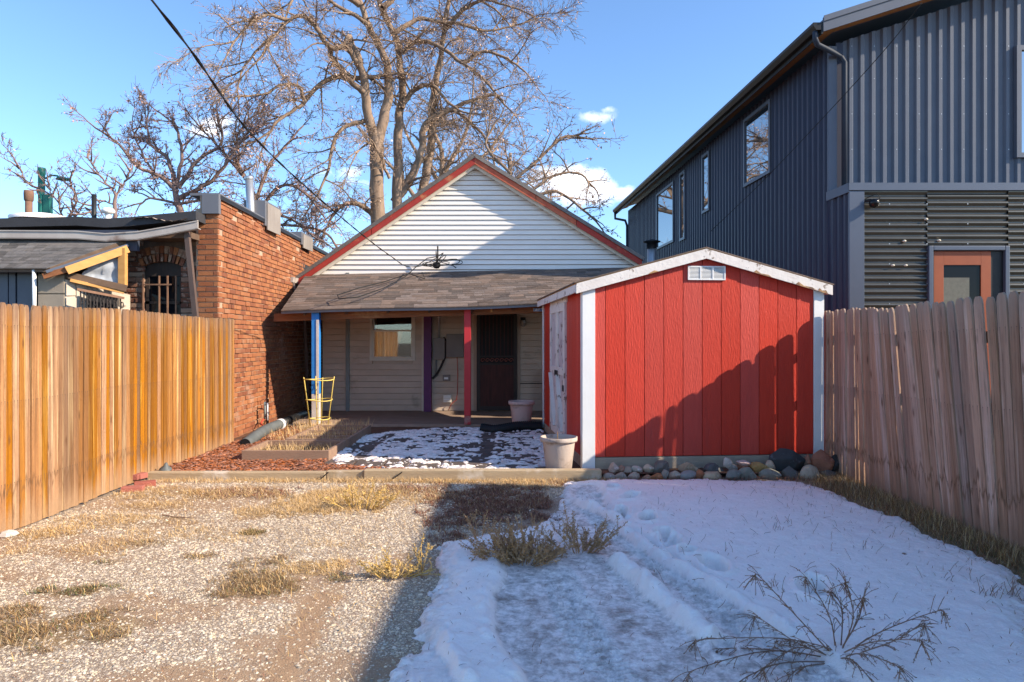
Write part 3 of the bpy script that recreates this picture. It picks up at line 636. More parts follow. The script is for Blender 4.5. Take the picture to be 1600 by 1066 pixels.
X = rp.location.x
MB().box(X-.055, 11.33, .25, X+.055, 11.418, 2.13).build('post', m_redpost, rp, bevel=.004)
MB().box(X-.054, 11.331, .1, X+.054, 11.417, .248).build('worn_foot', mat('worn_foot', (.36, .2, .17), (.45, .06, .06), 14, .8, contrast=3), rp, bevel=.004)

# mast bundle on the gable and service cable
mast = thing('service_mast', 'tangled black service wires and bracket on the white gable above the porch', 'service mast', at(684, 412, 13.35))
c = at(684, 410, 13.3)
MB().tube([c+Vector((0, 0, .32)), c+Vector((0, 0, -.05))], .014).build('mast_pipe', m_cable, mast)
MB().lathe([(0, .06), (.07, .04), (.08, -.02), (.05, -.07), (0, -.08)], c+Vector((-.02, -.03, -.05)), 12).build('weatherhead', m_cable, mast, True)
for k in range(9):
    a = R(0, 6.28); pts = [c+Vector((R(-.05, .05), -.05, R(-.05, .05)))]
    r0 = R(.12, .3); s = R(.6, 1)
    for j in range(1, 9): t = j/8; pts.append(c+Vector((r0*math.sin(t*3.2)*math.cos(a)*1.3+.35*t*(k % 3-1)*s, -.08-R(0, .03), r0*math.sin(t*3.2)*math.sin(a)*.6+.05*math.sin(t*5))))
    MB().tube(pts, .008, 5).build('wire', m_cable, mast, True)
for pts2 in (((684, 405, 13.3), (668, 408, 13.2), (650, 422, 13.0), (635, 436, 12.6), (600, 455, 11.9), (560, 469, 11.35), (530, 472, 11.3), (528, 466, 11.5), (560, 455, 12.0), (600, 445, 12.5), (640, 432, 12.95), (664, 440, 12.8), (660, 430, 13.1)),):
    MB().tube([at(*p)+Vector((0, -.03, .05)) for p in pts2], .010, 5).build('loose_wire', m_cable, mast, True)
def smooth_curve(P, k=6):
    P = [Vector(p) for p in P]; out = []
    Q = [P[0]*2-P[1]]+P+[P[-1]*2-P[-2]]
    for i in range(1, len(Q)-2):
        for j in range(k):
            t = j/k; a, b, c_, d = Q[i-1:i+3]
            out.append(.5*((2*b)+(-a+c_)*t+(2*a-5*b+4*c_-d)*t*t+(-a+3*b-3*c_+d)*t**3))
    out.append(P[-1]); return out
wp = [Vector((-1.9, -9, 5.2)), Vector((-1.66, -3, 3.95)), Vector((-1.62, .2, 3.4)), at(237, 0, 3.2), at(380, 195, 5.2), at(470, 285, 6.7), at(560, 362, 9.0), at(610, 400, 10.8), at(640, 417, 12.2), at(682, 411, 13.25)]
cab = thing('service_cable', 'black overhead power cable running from above left down to the white gable', 'cable', wp[-1])
sc = smooth_curve(wp, 8)
MB().tube(sc, [.0055]*len(sc), 6).build('carrier', m_cable, cab, True)
for ph in (0, 3.14):
    dn_ = []; acc = 0
    for a_, b_ in zip(sc[:-1], sc[1:]):
        k_ = max(1, int((b_-a_).length/.08))
        for j_ in range(k_): q_ = a_.lerp(b_, j_/k_); s__ = (acc+(b_-a_).length*j_/k_)*7; dn_.append(q_+Vector((.007*math.cos(s__+ph), 0, .007*math.sin(s__+ph))))
        acc += (b_-a_).length
    MB().tube(dn_, .0035, 4).build('conductor', m_cable, cab, True)
MB().tube(smooth_curve([at(1440, 5, 9.0), at(1385, 75, 9.6), at(1290, 180, 11.2), at(1190, 285, 12.6), at(1110, 362, 13.6)], 6), .006, 5).build('thin_cable', m_cable, None, True, label='thin slack wire crossing in front of the dark metal building', cat='cable')

# ================================================================ RED SHED
th = math.radians(5); SO = Vector((.81, 7.65, 0)); SV = Vector((math.cos(th), math.sin(th), 0)); SWd = Vector((-math.sin(th), math.cos(th), 0)); SW, SL = 2.8, 3.4
def sp(a, b, z): return SO+SV*a+SWd*b+Vector((0, 0, z))
def sbox(a0, b0, z0, a1, b1, z1, mb=None): return (mb or MB()).hexa([sp(a0, b0, z0), sp(a1, b0, z0), sp(a1, b1, z0), sp(a0, b1, z0), sp(a0, b0, z1), sp(a1, b0, z1), sp(a1, b1, z1), sp(a0, b1, z1)])
shed = thing('shed', 'bright red wooden garden shed with white corner boards and peeling roof trim', 'shed', SO)
ZE, ZP = 2.09, 2.47; Z0 = .205
def rz(a): return ZE+(ZP-ZE)*(1-abs(a-SW/2)/(SW/2))
MB().prism([sp(.02, .02, Z0), sp(SW-.02, .02, Z0), sp(SW-.02, .02, ZE), sp(SW/2, .02, ZP), sp(.02, .02, ZE)], SWd*(SL-.04)).build('wall', m_shedd, shed)
x = .115; w = .225; edges = []
xs_ = [.0925]+[.0925+.155+k*w for k in range(0, 12)]
xs_ = [a for a in xs_ if a < SW-.12]+[SW-.1]
for a, b in zip(xs_[:-1], xs_[1:]):
    a2, b2 = a+.0035, b-.0035; k = [sp(a2, -.004, Z0-.005), sp(b2, -.004, Z0-.005), sp(b2, -.004, rz(b2)), ]+([sp(SW/2, -.004, ZP)] if a2 < SW/2 < b2 else [])+[sp(a2, -.004, rz(a2))]
    MB().prism(k, SWd*.026).build('siding_board', m_shed, shed)
nb = 15
for k in range(nb):
    a, b = .09+k*(SL-.2)/nb, .09+(k+1)*(SL-.2)/nb-.007
    MB().prism([sp(-.004, a, Z0-.02), sp(-.004, b, Z0-.02), sp(-.004, b, ZE+.01), sp(-.004, a, ZE+.01)], SV*.023).build('siding_board', m_shed, shed)
for k in range(nb):
    a, b = .09+k*(SL-.2)/nb, .09+(k+1)*(SL-.2)/nb-.007
    MB().prism([sp(SW+.004, a, Z0), sp(SW+.004, b, Z0), sp(SW+.004, b, ZE+.01), sp(SW+.004, a, ZE+.01)], -SV*.023).build('siding_board', m_shed, shed)
sbox(-.02, -.022, .04, .125, -.005, ZE+.03).build('corner_board', m_white, shed, bevel=.002)
sbox(-.022, -.004, .04, -.005, .09, ZE+.02).build('corner_board', m_white, shed, bevel=.002)
sbox(SW-.1, -.022, .2, SW+.022, -.005, ZE+.03).build('corner_board', m_white, shed, bevel=.002)
sbox(-.022, SL-.1, .1, -.005, SL, ZE+.02).build('corner_board', m_white, shed, bevel=.002)
sbox(.13, -.01, .0, SW-.02, .09, .19).build('skid', m_skid, shed, bevel=.008)
sbox(-.01, .1, .0, .08, SL, .18).build('skid', m_skid, shed, bevel=.008)
OV = .1
def roofz(a): return .075+rz(a)
for s in (0, 1):
    f = (lambda a: a) if s == 0 else (lambda a: SW-a)
    pr = [sp(f(-OV), -.05, roofz(-OV)), sp(f(SW/2), -.05, roofz(SW/2)), sp(f(SW/2), -.05, roofz(SW/2)+.022), sp(f(-OV), -.05, roofz(-OV)+.022)]
    MB().prism(pr, SWd*(SL+.07)).build('roof_panel', m_ply, shed)
    pr = [p+Vector((0, 0, .023)) for p in pr]; pr[2] -= Vector((0, 0, .010)); pr[3] -= Vector((0, 0, .010))
    e = (pr[0]-pr[1]).normalized()*.02; pr[0] += e; pr[3] += e
    MB().prism([p-SWd*.015 for p in pr], SWd*(SL+.10)).build('roof_shingle', m_shingle, shed)
    m_ = m_peel
    MB().prism([sp(f(-OV), -.07, roofz(-OV)-.10), sp(f(SW/2), -.07, roofz(SW/2)-.10), sp(f(SW/2), -.07, roofz(SW/2)+.012), sp(f(-OV), -.07, roofz(-OV)+.012)], SWd*.02).build('fascia', m_ if s else m_peel, shed, bevel=.002)
    MB().prism([sp(f(-OV-.004), -.05, roofz(-OV)-.085), sp(f(-OV-.004), SL+.01, roofz(-OV)-.085), sp(f(-OV-.004), SL+.01, roofz(-OV)+.005), sp(f(-OV-.004), -.05, roofz(-OV)+.005)], SV*(.018 if s == 0 else -.018)).build('eave_board', m_peel, shed)
# bare torn spots on right fascia
for (a, w_, h_) in ((1.95, .22, .03), (2.45, .25, .035), (2.72, .12, .04)):
    zz = roofz(a)-.1; zb = roofz(a+w_)-.1
    MB().prism([sp(a, -.074, zz), sp(a+w_*.5, -.074, (zz+zb)/2-.004), sp(a+w_, -.074, zb), sp(a+w_*.8, -.074, (zb+h_)), sp(a+w_*.4, -.074, (zz+zb)/2+h_*.5), sp(a+w_*.15, -.074, zz+h_*.8)], SWd*.003).build('bare_ply_patch', mat('torn_ply', (.2, .12, .08), (.5, .3, .15), 16, .9, contrast=2), shed)
for (a, w_) in ((.72, .12),):
    MB().prism([sp(a, -.074, roofz(a)-.1), sp(a+w_, -.074, roofz(a+w_)-.1), sp(a+w_*.6, -.074, roofz(a+w_*.6)-.075), sp(a+w_*.2, -.074, roofz(a)-.08)], SWd*.003).build('bare_ply_patch', m_ply, shed)
# gable vent
va, vb = 1.2, 1.64; vz0, vz1 = 2.205, 2.365
vn = MB()
for (a0, a1, z0, z1) in ((va, vb, vz0, vz0+.014), (va, vb, vz1-.014, vz1), (va, va+.014, vz0, vz1), (vb-.014, vb, vz0, vz1), (va+.14, va+.155, vz0, vz1), (va+.285, va+.30, vz0, vz1)): sbox(a0, -.024-(.001 if z1-z0 > .1 else 0), z0, a1, -.006, z1, vn)
vent = vn.build('gable_vent', m_white, shed)
sbox(va+.005, -.008, vz0+.005, vb-.005, -.0055, vz1-.005).build('screen', m_black, vent)
for (c0, c1) in ((va+.014, va+.14), (va+.155, va+.285), (va+.30, vb-.014)):
    for k in range(9):
        z0 = vz0+.016+k*.0145
        MB().hexa([sp(c0, -.021, z0), sp(c1, -.021, z0), sp(c1, -.010, z0+.009), sp(c0, -.010, z0+.009), sp(c0, -.021, z0+.003), sp(c1, -.021, z0+.003), sp(c1, -.010, z0+.012), sp(c0, -.010, z0+.012)]).build('louvre', m_white, vent)
# double door on left wall
for (b0_, b1_) in ((1.12, 1.745), (1.755, 2.4)):
    d = sbox(-.024, b0_, .21, -.005, b1_, 2.0).build('door', mat('door_weathered_white', (.62, .55, .55), (.5, .42, .42), 5, .8, .5, 30, c3=(.22, .15, .13), s3=6, t3=.58, w3=.05), shed)
    mm = m_peel
    for (c0, c1, z0, z1) in ((b0_, b0_+.09, .21, 2.0), (b1_-.09, b1_, .21, 2.0), (b0_+.09, b1_-.09, 1.9, 2.0), (b0_+.09, b1_-.09, .21, .31), (b0_+.09, b1_-.09, 1.05, 1.15)):
        sbox(-.043, c0, z0, -.0245, c1, z1).build('batten', mm, d, bevel=.002)
    MB().beam(sp(-.035, b0_+.1, .32), sp(-.035, b1_-.1, 1.04), .018, .08, up=(-1, 0, 0)).build('brace', mm, d)
    sbox(-.055, b0_+.02 if b0_ > 1.5 else b1_-.12, 1.02, -.044, b0_+.12 if b0_ > 1.5 else b1_-.02, 1.1).build('latch', m_iron, d)
    sbox(-.05, b0_ if b0_ < 1.5 else b1_-.12, .85, -.0435, b0_+.12 if b0_ < 1.5 else b1_, .93).build('hinge', m_iron, d)
sbox(-.03, 1.06, 2.003, -.005, 2.46, 2.09).build('door_head_trim', m_peel, shed)
# chimney cap seen above the shed roof belongs to the house
MB().tube([(3.05, 14.8, 2.6), (3.05, 14.8, 3.55)], .1, 14).build('flue_pipe', m_steel, house, True)
fp = house.children[-1]
MB().lathe([(0, 3.72), (.19, 3.66), (.19, 3.645), (.11, 3.62), (.11, 3.5)], (3.05, 14.8, 0), 16).build('flue_cap', m_black, house, True)
MB().box(2.3, 14.5, 0, 3.5, 16, 2.6).build('side_wing', m_side, house)
# ================================================================ DARK METAL BUILDING
bld = thing('metal_building', 'tall charcoal building clad in ribbed metal at the right behind the fence', 'building', (7, 11.5, 0))
YU, YL = 11.55, 10.9
def wx(Y): return 5.41-.056*(Y-11.55)       # side wall line
YB = 26.5; ZT = 6.55
s_dir = (Vector((wx(YB), YB, 0))-Vector((wx(YL), YL, 0))); s_len = s_dir.length; s_dir.normalize(); s_n = Vector((-s_dir.y, s_dir.x, 0))
if s_n.x > 0: s_n = -s_n
def sheet(name, P0, ud, vd, nd, width, height, prof, per, mt_, parent, hfun=None, seg=None):
    """rib sheet: prof=[(t,depth)] in one period"""
    mb = MB(); xs = []; n = int(math.ceil(width/per))
    for i in range(n+1):
        for (t, d) in prof:
            x = (i+t)*per
            if x <= width+1e-6: xs.append((x, d))
    if xs[-1][0] < width-1e-4: xs.append((width, xs[-1][1]))
    for (x, d) in xs:
        h = hfun(x) if hfun else height
        for z in (0, h):
            q = Vector(P0)+Vector(ud)*x+Vector(vd)*z+Vector(nd)*d; mb.v.append(tuple(q))
    for i in range(len(xs)-1): mb.f.append((2*i, 2*i+2, 2*i+3, 2*i+1))
    o = mb.build(name, mt_, parent); return o
RIB = [(0, 0), (.36, 0), (.50, .042), (.78, .042), (.94, 0)]
PER = .19
# core volumes just behind the cladding
zl = 4.0
def hroof(x): return ZT+.32*(x-5.3)
core = MB()
core.hexa([(wx(YU)+.06, YU+.03, 0), (15, YU+.03, 0), (15, YB, 0), (wx(YB)+.06, YB, 0), (wx(YU)+.06, YU+.03, ZT-.02), (15, YU+.03, ZT-.02), (15, YB, ZT-.02), (wx(YB)+.06, YB, ZT-.02)])
core.hexa([(wx(YL)+.06, YL+.03, 0), (15, YL+.03, 0), (15, YU+.02, 0), (wx(YU)+.06, YU+.02, 0), (wx(YL)+.06, YL+.03, zl-.02), (15, YL+.03, zl-.02), (15, YU+.02, zl-.02), (wx(YU)+.06, YU+.02, zl-.02)])
core.prism([(5.5, YU+.03, ZT-.02), (15, YU+.03, ZT-.02), (15, YU+.03, hroof(10)-.05), (10, YU+.03, hroof(10)-.05)], (0, YB-YU-.03, 0))
core.build('core', m_black, bld)
# side cladding in sheets .95 m wide
WINS = [(13.73, 15.1, 4.9, 6.40), (17.3, 17.87, 4.82, 6.35), (19.3, 19.8, 4.38, 6.35), (20.4, 22.3, 4.46, 6.28)]
Y = YU; k = 0
P0 = Vector((wx(YU), YU, 0))
L_ = (Vector((wx(YB), YB, 0))-P0).length; d = 0
while d < L_-.05:
    w = min(PER*5, L_-d)
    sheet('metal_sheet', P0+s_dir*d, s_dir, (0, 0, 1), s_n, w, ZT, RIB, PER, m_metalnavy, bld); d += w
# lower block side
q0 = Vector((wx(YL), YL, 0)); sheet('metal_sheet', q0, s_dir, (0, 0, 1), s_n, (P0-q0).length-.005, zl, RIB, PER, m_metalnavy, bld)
# front upper cladding
d = 0
while d < 8:
    w = PER*5
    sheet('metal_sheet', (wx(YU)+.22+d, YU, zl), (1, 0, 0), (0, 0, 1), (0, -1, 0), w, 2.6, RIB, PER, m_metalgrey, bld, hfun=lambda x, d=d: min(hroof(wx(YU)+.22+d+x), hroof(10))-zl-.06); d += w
# screws on the front cladding
mb = MB()
for k in range(40):
    for zz in (4.15, 4.75, 5.35, 5.95, 6.5):
        if k % 2: continue
        x = wx(YU)+.22+(k+.71)*PER; mb.box(x-.006, YU-.044, zz-.006, x+.006, YU-.037, zz+.006)
mb.build('screws', m_steel, bld, kind='stuff')
# corner trim upper
MB().box(wx(YU)-.045, YU-.05, zl, wx(YU)+.10, YU+.0, ZT-.05).build('corner_trim', m_metalgrey, bld, bevel=.003)
MB().box(wx(YU)+.10, YU-.012, zl, wx(YU)+.22, YU+.0, ZT+.02).build('corner_panel', m_metalnavy, bld)
# ledge flashing
MB().prism([(wx(YU)-.06, YU, zl), (wx(YL)-.06, YL-.06, zl), (15, YL-.06, zl), (15, YU, zl)], (0, 0, .012)).build('ledge_cap', m_trimgrey, bld)
MB().prism([(wx(YL)-.06, YL-.062, zl-.09), (15, YL-.062, zl-.09), (15, YL-.062, zl+.03), (wx(YL)-.06, YL-.062, zl+.03)], (0, .012, 0)).build('ledge_fascia', m_trimgrey, bld)
MB().prism([(wx(YU)-.064, YU, zl-.12), (wx(YL)-.064, YL-.05, zl-.12), (wx(YL)-.064, YL-.05, zl+.03), (wx(YU)-.064, YU, zl+.03)], (.012, 0, 0)).build('ledge_fascia', m_trimgrey, bld)
MB().box(wx(YL)-.05, YL-.05, 0, wx(YL)+.19, YL, zl-.1).build('corner_trim', m_trimgrey, bld, bevel=.003)
# lower corrugated front: sine ribs horizontal, in sheets
DX0, DX1, DZ = (1447-800)/F*YL, (1573-800)/F*YL, 1.53+145/F*YL
SIN = [(t/8, .019*(1-math.cos(2*math.pi*t/8))) for t in range(8)]
xs_ = wx(YL)+.19; cuts = [xs_, DX0, DX1, DX1+1.0, DX1+2, DX1+3.2]
for i in range(len(cuts)-1):
    a, b = cuts[i], cuts[i+1]; z0 = DZ if i == 1 else 0
    subs = [(a, b)] if b-a < 1.3 else [(a, (a+b)/2), ((a+b)/2, b)]
    for (s, e) in subs:
        hh = zl-.1-z0; o = sheet('corrugated_sheet', (s, YL-.002, z0), (0, 0, 1), (1, 0, 0), (0, -1, 0), hh, e-s, SIN, .1065, m_corr, bld)
        for p in o.data.polygons: p.use_smooth = True
mb = MB()
for zz in np.arange(.5, 3.9, .1065*3):
    for x in (wx(YL)+.6, wx(YL)+.95+.25, 7.3, 8.2, 8.8): 
        if DX0 < x < DX1 and zz < DZ: continue
        mb.box(x-.007, YL-.036, zz-.007, x+.007, YL-.03, zz+.007)
mb.build('screws', m_steel, bld, kind='stuff')
for (px, py) in ((1447, 343), (1467, 376), (1413, 377), (1415, 415), (1395, 415)):
    c = at(px, py, YL-.035); MB().lathe([(0, .02), (.02, .017), (.032, .0), (.02, -.012), (0, -.014)], c, 8).build('foam_blob', mat('foam', (.75, .68, .55), None, 9, .9), bld, True)
# door
f = MB()
f.box(DX0, YL-.075, 0, DX0+.075, YL+.02, DZ).box(DX1-.075, YL-.075, 0, DX1, YL+.02, DZ).box(DX0+.075, YL-.075, DZ-.075, DX1-.075, YL+.02, DZ)
carv = f.build('door_surround', m_trimgrey, bld, bevel=.01)
a0, a1 = DX0+.075, DX1-.075
MB().box(a0, YL-.055, 0, a0+.012, YL+.02, DZ-.075).build('jamb_liner', m_black, carv)
dd = MB(); t = .16; zt = DZ-.085
dd.box(a0+.03, YL-.03, 0, a0+.03+t, YL+.0, zt).box(a1-.20-t, YL-.03, 0, a1-.20, YL, zt).box(a0+.03+t, YL-.03, zt-.22, a1-.20-t, YL, zt)
dl = dd.build('orange_door', m_terra, bld, bevel=.004)
MB().box(a1-.20, YL-.02, 0, a1, YL-.0, zt).build('jamb_shadow_strip', m_black, carv)  # black strip stands in for the shadow inside the right door jamb
MB().box(a0+.03+t, YL-.012, 0, a1-.20-t, YL-.004, zt-.22).build('pane', m_glassd, dl)
MB().box(a0+.03+t, YL-.016, 0, a0+.03+t+.42, YL-.0125, zt-.42).build('blind', mat('blind_grey', (.16, .16, .13), (.12, .12, .1), 20, .8), dl)
# side windows
for (y0, y1, z0, z1) in WINS:
    def wp_(Y, z, o): q = Vector((wx(Y), Y, z)); return q+s_n*o
    def wbox(y0, y1, z0, z1, o0, o1): return MB().hexa([wp_(y0, z0, o1), wp_(y0, z0, o0), wp_(y1, z0, o0), wp_(y1, z0, o1), wp_(y0, z1, o1), wp_(y0, z1, o0), wp_(y1, z1, o0), wp_(y1, z1, o1)])
    mb = MB(); t = .07
    for q in ((y0, y0+t, z0, z1), (y1-t, y1, z0, z1), (y0+t, y1-t, z0, z0+t), (y0+t, y1-t, z1-t, z1)):
        w = wbox(*q, .0, .075); n = len(mb.v); mb.v += w.v; mb.f += [tuple(i+n for i in f_) for f_ in w.f]
    wf = mb.build('window', m_trimgrey, bld)
    wbox(y0+t, y1-t, z0+t, z1-t, .03, .045).build('pane', m_glass, wf)
# front window at the right edge
wxa = (1583-800)/F*YU; zt, zb = 1.53+456/F*YU, 1.53+282/F*YU
mb = MB(); t = .08
mb.box(wxa, YU-.09, zb, wxa+t, YU, zt).box(wxa+1.3-t, YU-.09, zb, wxa+1.3, YU, zt).box(wxa+t, YU-.09, zb, wxa+1.3-t, YU, zb+t).box(wxa+t, YU-.09, zt-t, wxa+1.3-t, YU, zt)
wf = mb.build('window', m_metalgrey, bld); MB().box(wxa+t, YU-.05, zb+t, wxa+1.3-t, YU-.035, zt-t).build('pane', m_glass, wf)
# roof: left slope plate with gutter, soffit, rake
FE = Vector((5.06, 11.05, 6.66)); BE = Vector((4.17, 27.0, 6.66)); sl_ = .32
def rp_(x_off, Y, dz=0):
    t = (Y-FE.y)/(BE.y-FE.y); x = FE.x+(BE.x-FE.x)*t+x_off; return Vector((x, Y, FE.z+sl_*x_off+dz))
def slab(x0, x1, ya, yb, z0, z1): return MB().hexa([rp_(x0, ya, z0), rp_(x1, ya, z0), rp_(x1, yb, z0), rp_(x0, yb, z0), rp_(x0, ya, z1), rp_(x1, ya, z1), rp_(x1, yb, z1), rp_(x0, yb, z1)])
slab(.0, 5.2, 11.05, 27.0, 0.0, .07).build('roof', m_metalgrey, bld)
slab(.0, .42, 11.1, 26.95, -.04, -.003).build('soffit', m_soffit, bld)
slab(.42, 5.2, 11.1, 11.56, -.04, -.003).build('soffit', m_soffit, bld)
slab(.0, 5.2, 11.02, 11.048, -.13, .10).build('rake_fascia', m_metalgrey, bld)
slab(.0, 5.2, 11.0, 11.018, .03, .12).build('rake_cap', m_metalgrey, bld)
slab(-.03, -.003, 11.03, 27.0, -.16, .03).build('eave_fascia', m_black, bld)
gt = MB(); 
P = [(-.16, .02), (-.035, .02), (-.035, -.10), (-.11, -.10), (-.16, -.03)]
a = [Vector((FE.x+x, FE.y-.02, FE.z+z)) for x, z in P]; b = [Vector((BE.x+x, BE.y+.05, BE.z+z)) for x, z in P]; n = len(gt.v); gt.v += [tuple(q) for q in a+b]
gt.f += [(0, 1, 2, 3, 4), (9, 8, 7, 6, 5)]+[((i+1) % 5, i, 5+i, 5+(i+1) % 5) for i in range(5)]
gt.build('gutter', mat('gutter_black', (.035, .03, .028), (.025, .022, .02), 4, .35, metal=.3), bld)
dsm = mat('downspout_navy', (.035, .045, .065), None, 4, .6, spec=.15)
c0 = Vector((FE.x-.10, FE.y+.05, FE.z-.1)); c3 = Vector((wx(YU)+.20, YU-.10, 0))
MB().tube([c0, c0+Vector((0, 0, -.12)), c0+Vector((.05, .03, -.2)), Vector((c3.x-.06, c3.y+.02, 6.32)), Vector((c3.x, c3.y, 6.2)), Vector((c3.x, c3.y, 4.08))], [.045]*6, 8).build('downspout', dsm, bld, True)
MB().box(c3.x-.06, c3.y-.05, 4.012, c3.x+.05, c3.y+.05, 4.09).build('downspout_shoe', dsm, bld, bevel=.01)
g0 = Vector((BE.x-.08, BE.y-.1, BE.z-.1)); MB().tube([g0, g0+Vector((0, 0, -.25)), g0+Vector((.35, -.3, -.38)), g0+Vector((.42, -.32, -.6)), Vector((g0.x+.42, g0.y-.32, 1))], .05, 8).build('downspout', dsm, bld, True)
# dome camera
cc = at(1366, 318, YL-.14); cm = thing('security_camera', 'small black dome security camera on the corrugated wall corner', 'camera', cc)
MB().tube([cc+Vector((-.1, .14, .06)), cc+Vector((-.02, .02, .06))], .02).build('bracket', m_black, cm)
MB().lathe([(0, .07), (.07, .06), (.08, .0), (.06, -.05), (0, -.075)], cc, 18).build('dome', mat('dome_black', (.01, .01, .012), None, 3, .15), cm, True)
MB().tube([cc+Vector((-.08, .1, .1)), cc+Vector((.05, .02, .16)), cc+Vector((.14, .08, .12)), cc+Vector((.1, .13, .04))], .006, 5).build('lead', m_cable, cm, True)

# ================================================================ GARAGE beside the yard (right, outside the frame; casts the long shade over the snow)
Hr = 4.6; YG = 7.2-Hr*.502; XR = -.7+Hr*1.656
gar = thing('garage', 'cream gabled garage standing right of the yard beyond the weathered fence', 'garage', (XR, YG-4, 0))
ge_ = 1.6
MB().prism([(XR-ge_+.15, YG-.2, 0), (XR+ge_*2.2, YG-.2, 0), (XR+ge_*2.2, YG-.2, Hr-.6*ge_*2.1), (XR, YG-.2, Hr-.12), (XR-ge_+.15, YG-.2, Hr-.6*ge_+.0)], (0, -8, 0)).build('wall', mat('garage_cream', (.72, .68, .6), (.66, .62, .54), 3, .8), gar)
for s, k in ((-1, 1.), (1, 2.3)):
    MB().prism([(XR, YG, Hr), (XR+s*ge_*k, YG, Hr-.6*ge_*k), (XR+s*ge_*k, YG, Hr-.6*ge_*k-.08), (XR, YG, Hr-.08)], (0, -8.4, 0)).build('roof', m_shingleg, gar)

# ================================================================ FENCES
def picket(name, w, h, t, var):
    r0 = random.Random(var); k = w/2; b = r0.uniform(-.004, .004)
    poly = [(-k, 0), (k, 0), (k+b*.3, h-.06), (k*.82, h-.022), (k*.45, h), (-k*.45, h+r0.uniform(-.003, .003)), (-k*.82, h-.022), (-k+b*.3, h-.06)]
    me = MB().prism([(0, x, z) for x, z in poly], (t, 0, 0)).mesh(name); return me
fl = thing('wood_fence', 'golden cedar picket fence along the left side of the yard', 'fence', (-3.97, 7.4, 0))
pk = [picket('picket', .064, 1.8, .018, k) for k in range(5)]
for me in pk: me.materials.append(m_fenceL)
y = 3.4; i = 0
while y < 9.56:
    x = -3.985+.04*(y-5.3)/4.3; me = pk[random.randrange(5)]
    zz = .0+.012*math.sin(y*2)+R(-.006, .006)
    link('picket', me, None, fl, loc=Vector((x+R(-.004, .004), y, zz+.02))-fl.location, rot=(R(-.004, .004), R(-.004, .004), R(-.06, .06)))
    y += .0675; i += 1
for zz in (.35, 1.0, 1.6): MB().box(-4.05, 3.3, zz, -4.01, 9.56, zz+.09).build('rail', m_rail, fl)
for yy in (3.5, 5.5, 7.5, 9.45): MB().box(-4.15, yy, 0, -4.06, yy+.09, 1.75).build('fence_post', m_rail, fl)
frr = thing('wood_fence', 'weathered grey brown picket fence along the right side of the snowy yard', 'fence', (3.6, 5, 0))
pk = [picket('picket', .0915, 1.84, .016, 20+k) for k in range(5)]
for me in pk: me.materials.append(m_fenceR)
ys = list(np.arange(1.24, 7.93, .098))
for i, y in enumerate(ys):
    x = 3.603+.012*(y-5); me = pk[random.randrange(5)]
    lean = -.15*sstep(7.5, 6.2, y)*(1-.6*sstep(5.6, 4.6, y))+R(-.006, .006)
    gap = abs(y-7.15) < .045
    o = link('picket', me, None, frr, loc=Vector((x+R(-.006, .006), y, .015+R(-.012, .012)+(.012 if y < 6.2 else 0)))-frr.location, rot=(lean, R(-.006, .006), R(-.05, .05)))
    if gap: o.scale = (1, .55, 1); o['label'] = 'narrow split picket leaving a bright gap'
    if i % 7 == 3: o.scale = (1, .88, 1)
for zz in (.3, .95, 1.5):
    MB().box(3.665, 1.2, zz, 3.70, 7.9, zz+.09).build('rail', m_rail, frr)
for yy in (1.3, 3.6, 5.9, 7.5): MB().box(3.702, yy, 0, 3.79, yy+.09, 1.8).build('fence_post', m_rail, frr)

# ================================================================ NEIGHBOUR BRICK BUILDING
br = thing('brick_building', 'old orange brick building beyond the golden fence with patched flat roof', 'building', (-4.3, 9.45, 0))
YF = 9.45; XF = -4.10; XB, YBk = -4.42, 17.5; HT = 3.53
wd = (Vector((XB, YBk, 0))-Vector((XF, YF, 0))); wl_ = wd.length; wd.normalize(); wn_ = Vector((wd.y, -wd.x, 0))  # +x facing
if wn_.x < 0: wn_ = -wn_
HC = 3.33
p0 = Vector((XF, YF, 0))
MB().hexa([p0-Vector((.25, 0, 0))+Vector((0, .01, 0)), p0+Vector((-.008, .008, 0)), p0+wd*wl_-wn_*.008, p0+wd*wl_-Vector((.35, 0, 0)), p0-Vector((.25, 0, 0))+Vector((0, .01, HT)), p0+Vector((-.008, .008, HT)), p0+wd*wl_-wn_*.008+Vector((0, 0, HT)), p0+wd*wl_-Vector((.35, 0, 0))+Vector((0, 0, HT))]).build('mortar_wall', m_mortar, br)
BW, BH, CS = .203, .058, .073
brick_me = MB().box(-BW/2, -.012, -BH/2, BW/2, .02, BH/2).mesh('brick'); brick_me.materials.append(m_brick)
half_me = MB().box(-BW/4-.0, -.012, -BH/2, BW/4, .02, BH/2).mesh('brick'); half_me.materials.append(m_brick)
ang = math.atan2(wd.y, wd.x)
bricks = []
rows = int(HT/CS)
for r_ in range(rows):
    z = CS*(r_+.5)
    d = (.105 if r_ % 2 else 0)+.105
    header = (r_ % 7 == 6)
    if r_ % 2 and not header: bricks.append((.052, z, True))
    while d < wl_-.1:
        bricks.append((d, z, header)); d += .215 if not header else .1075
bricks.sort(key=lambda q: q[0]+(0 if q[1] > .9 else 3))
stuff = MB()
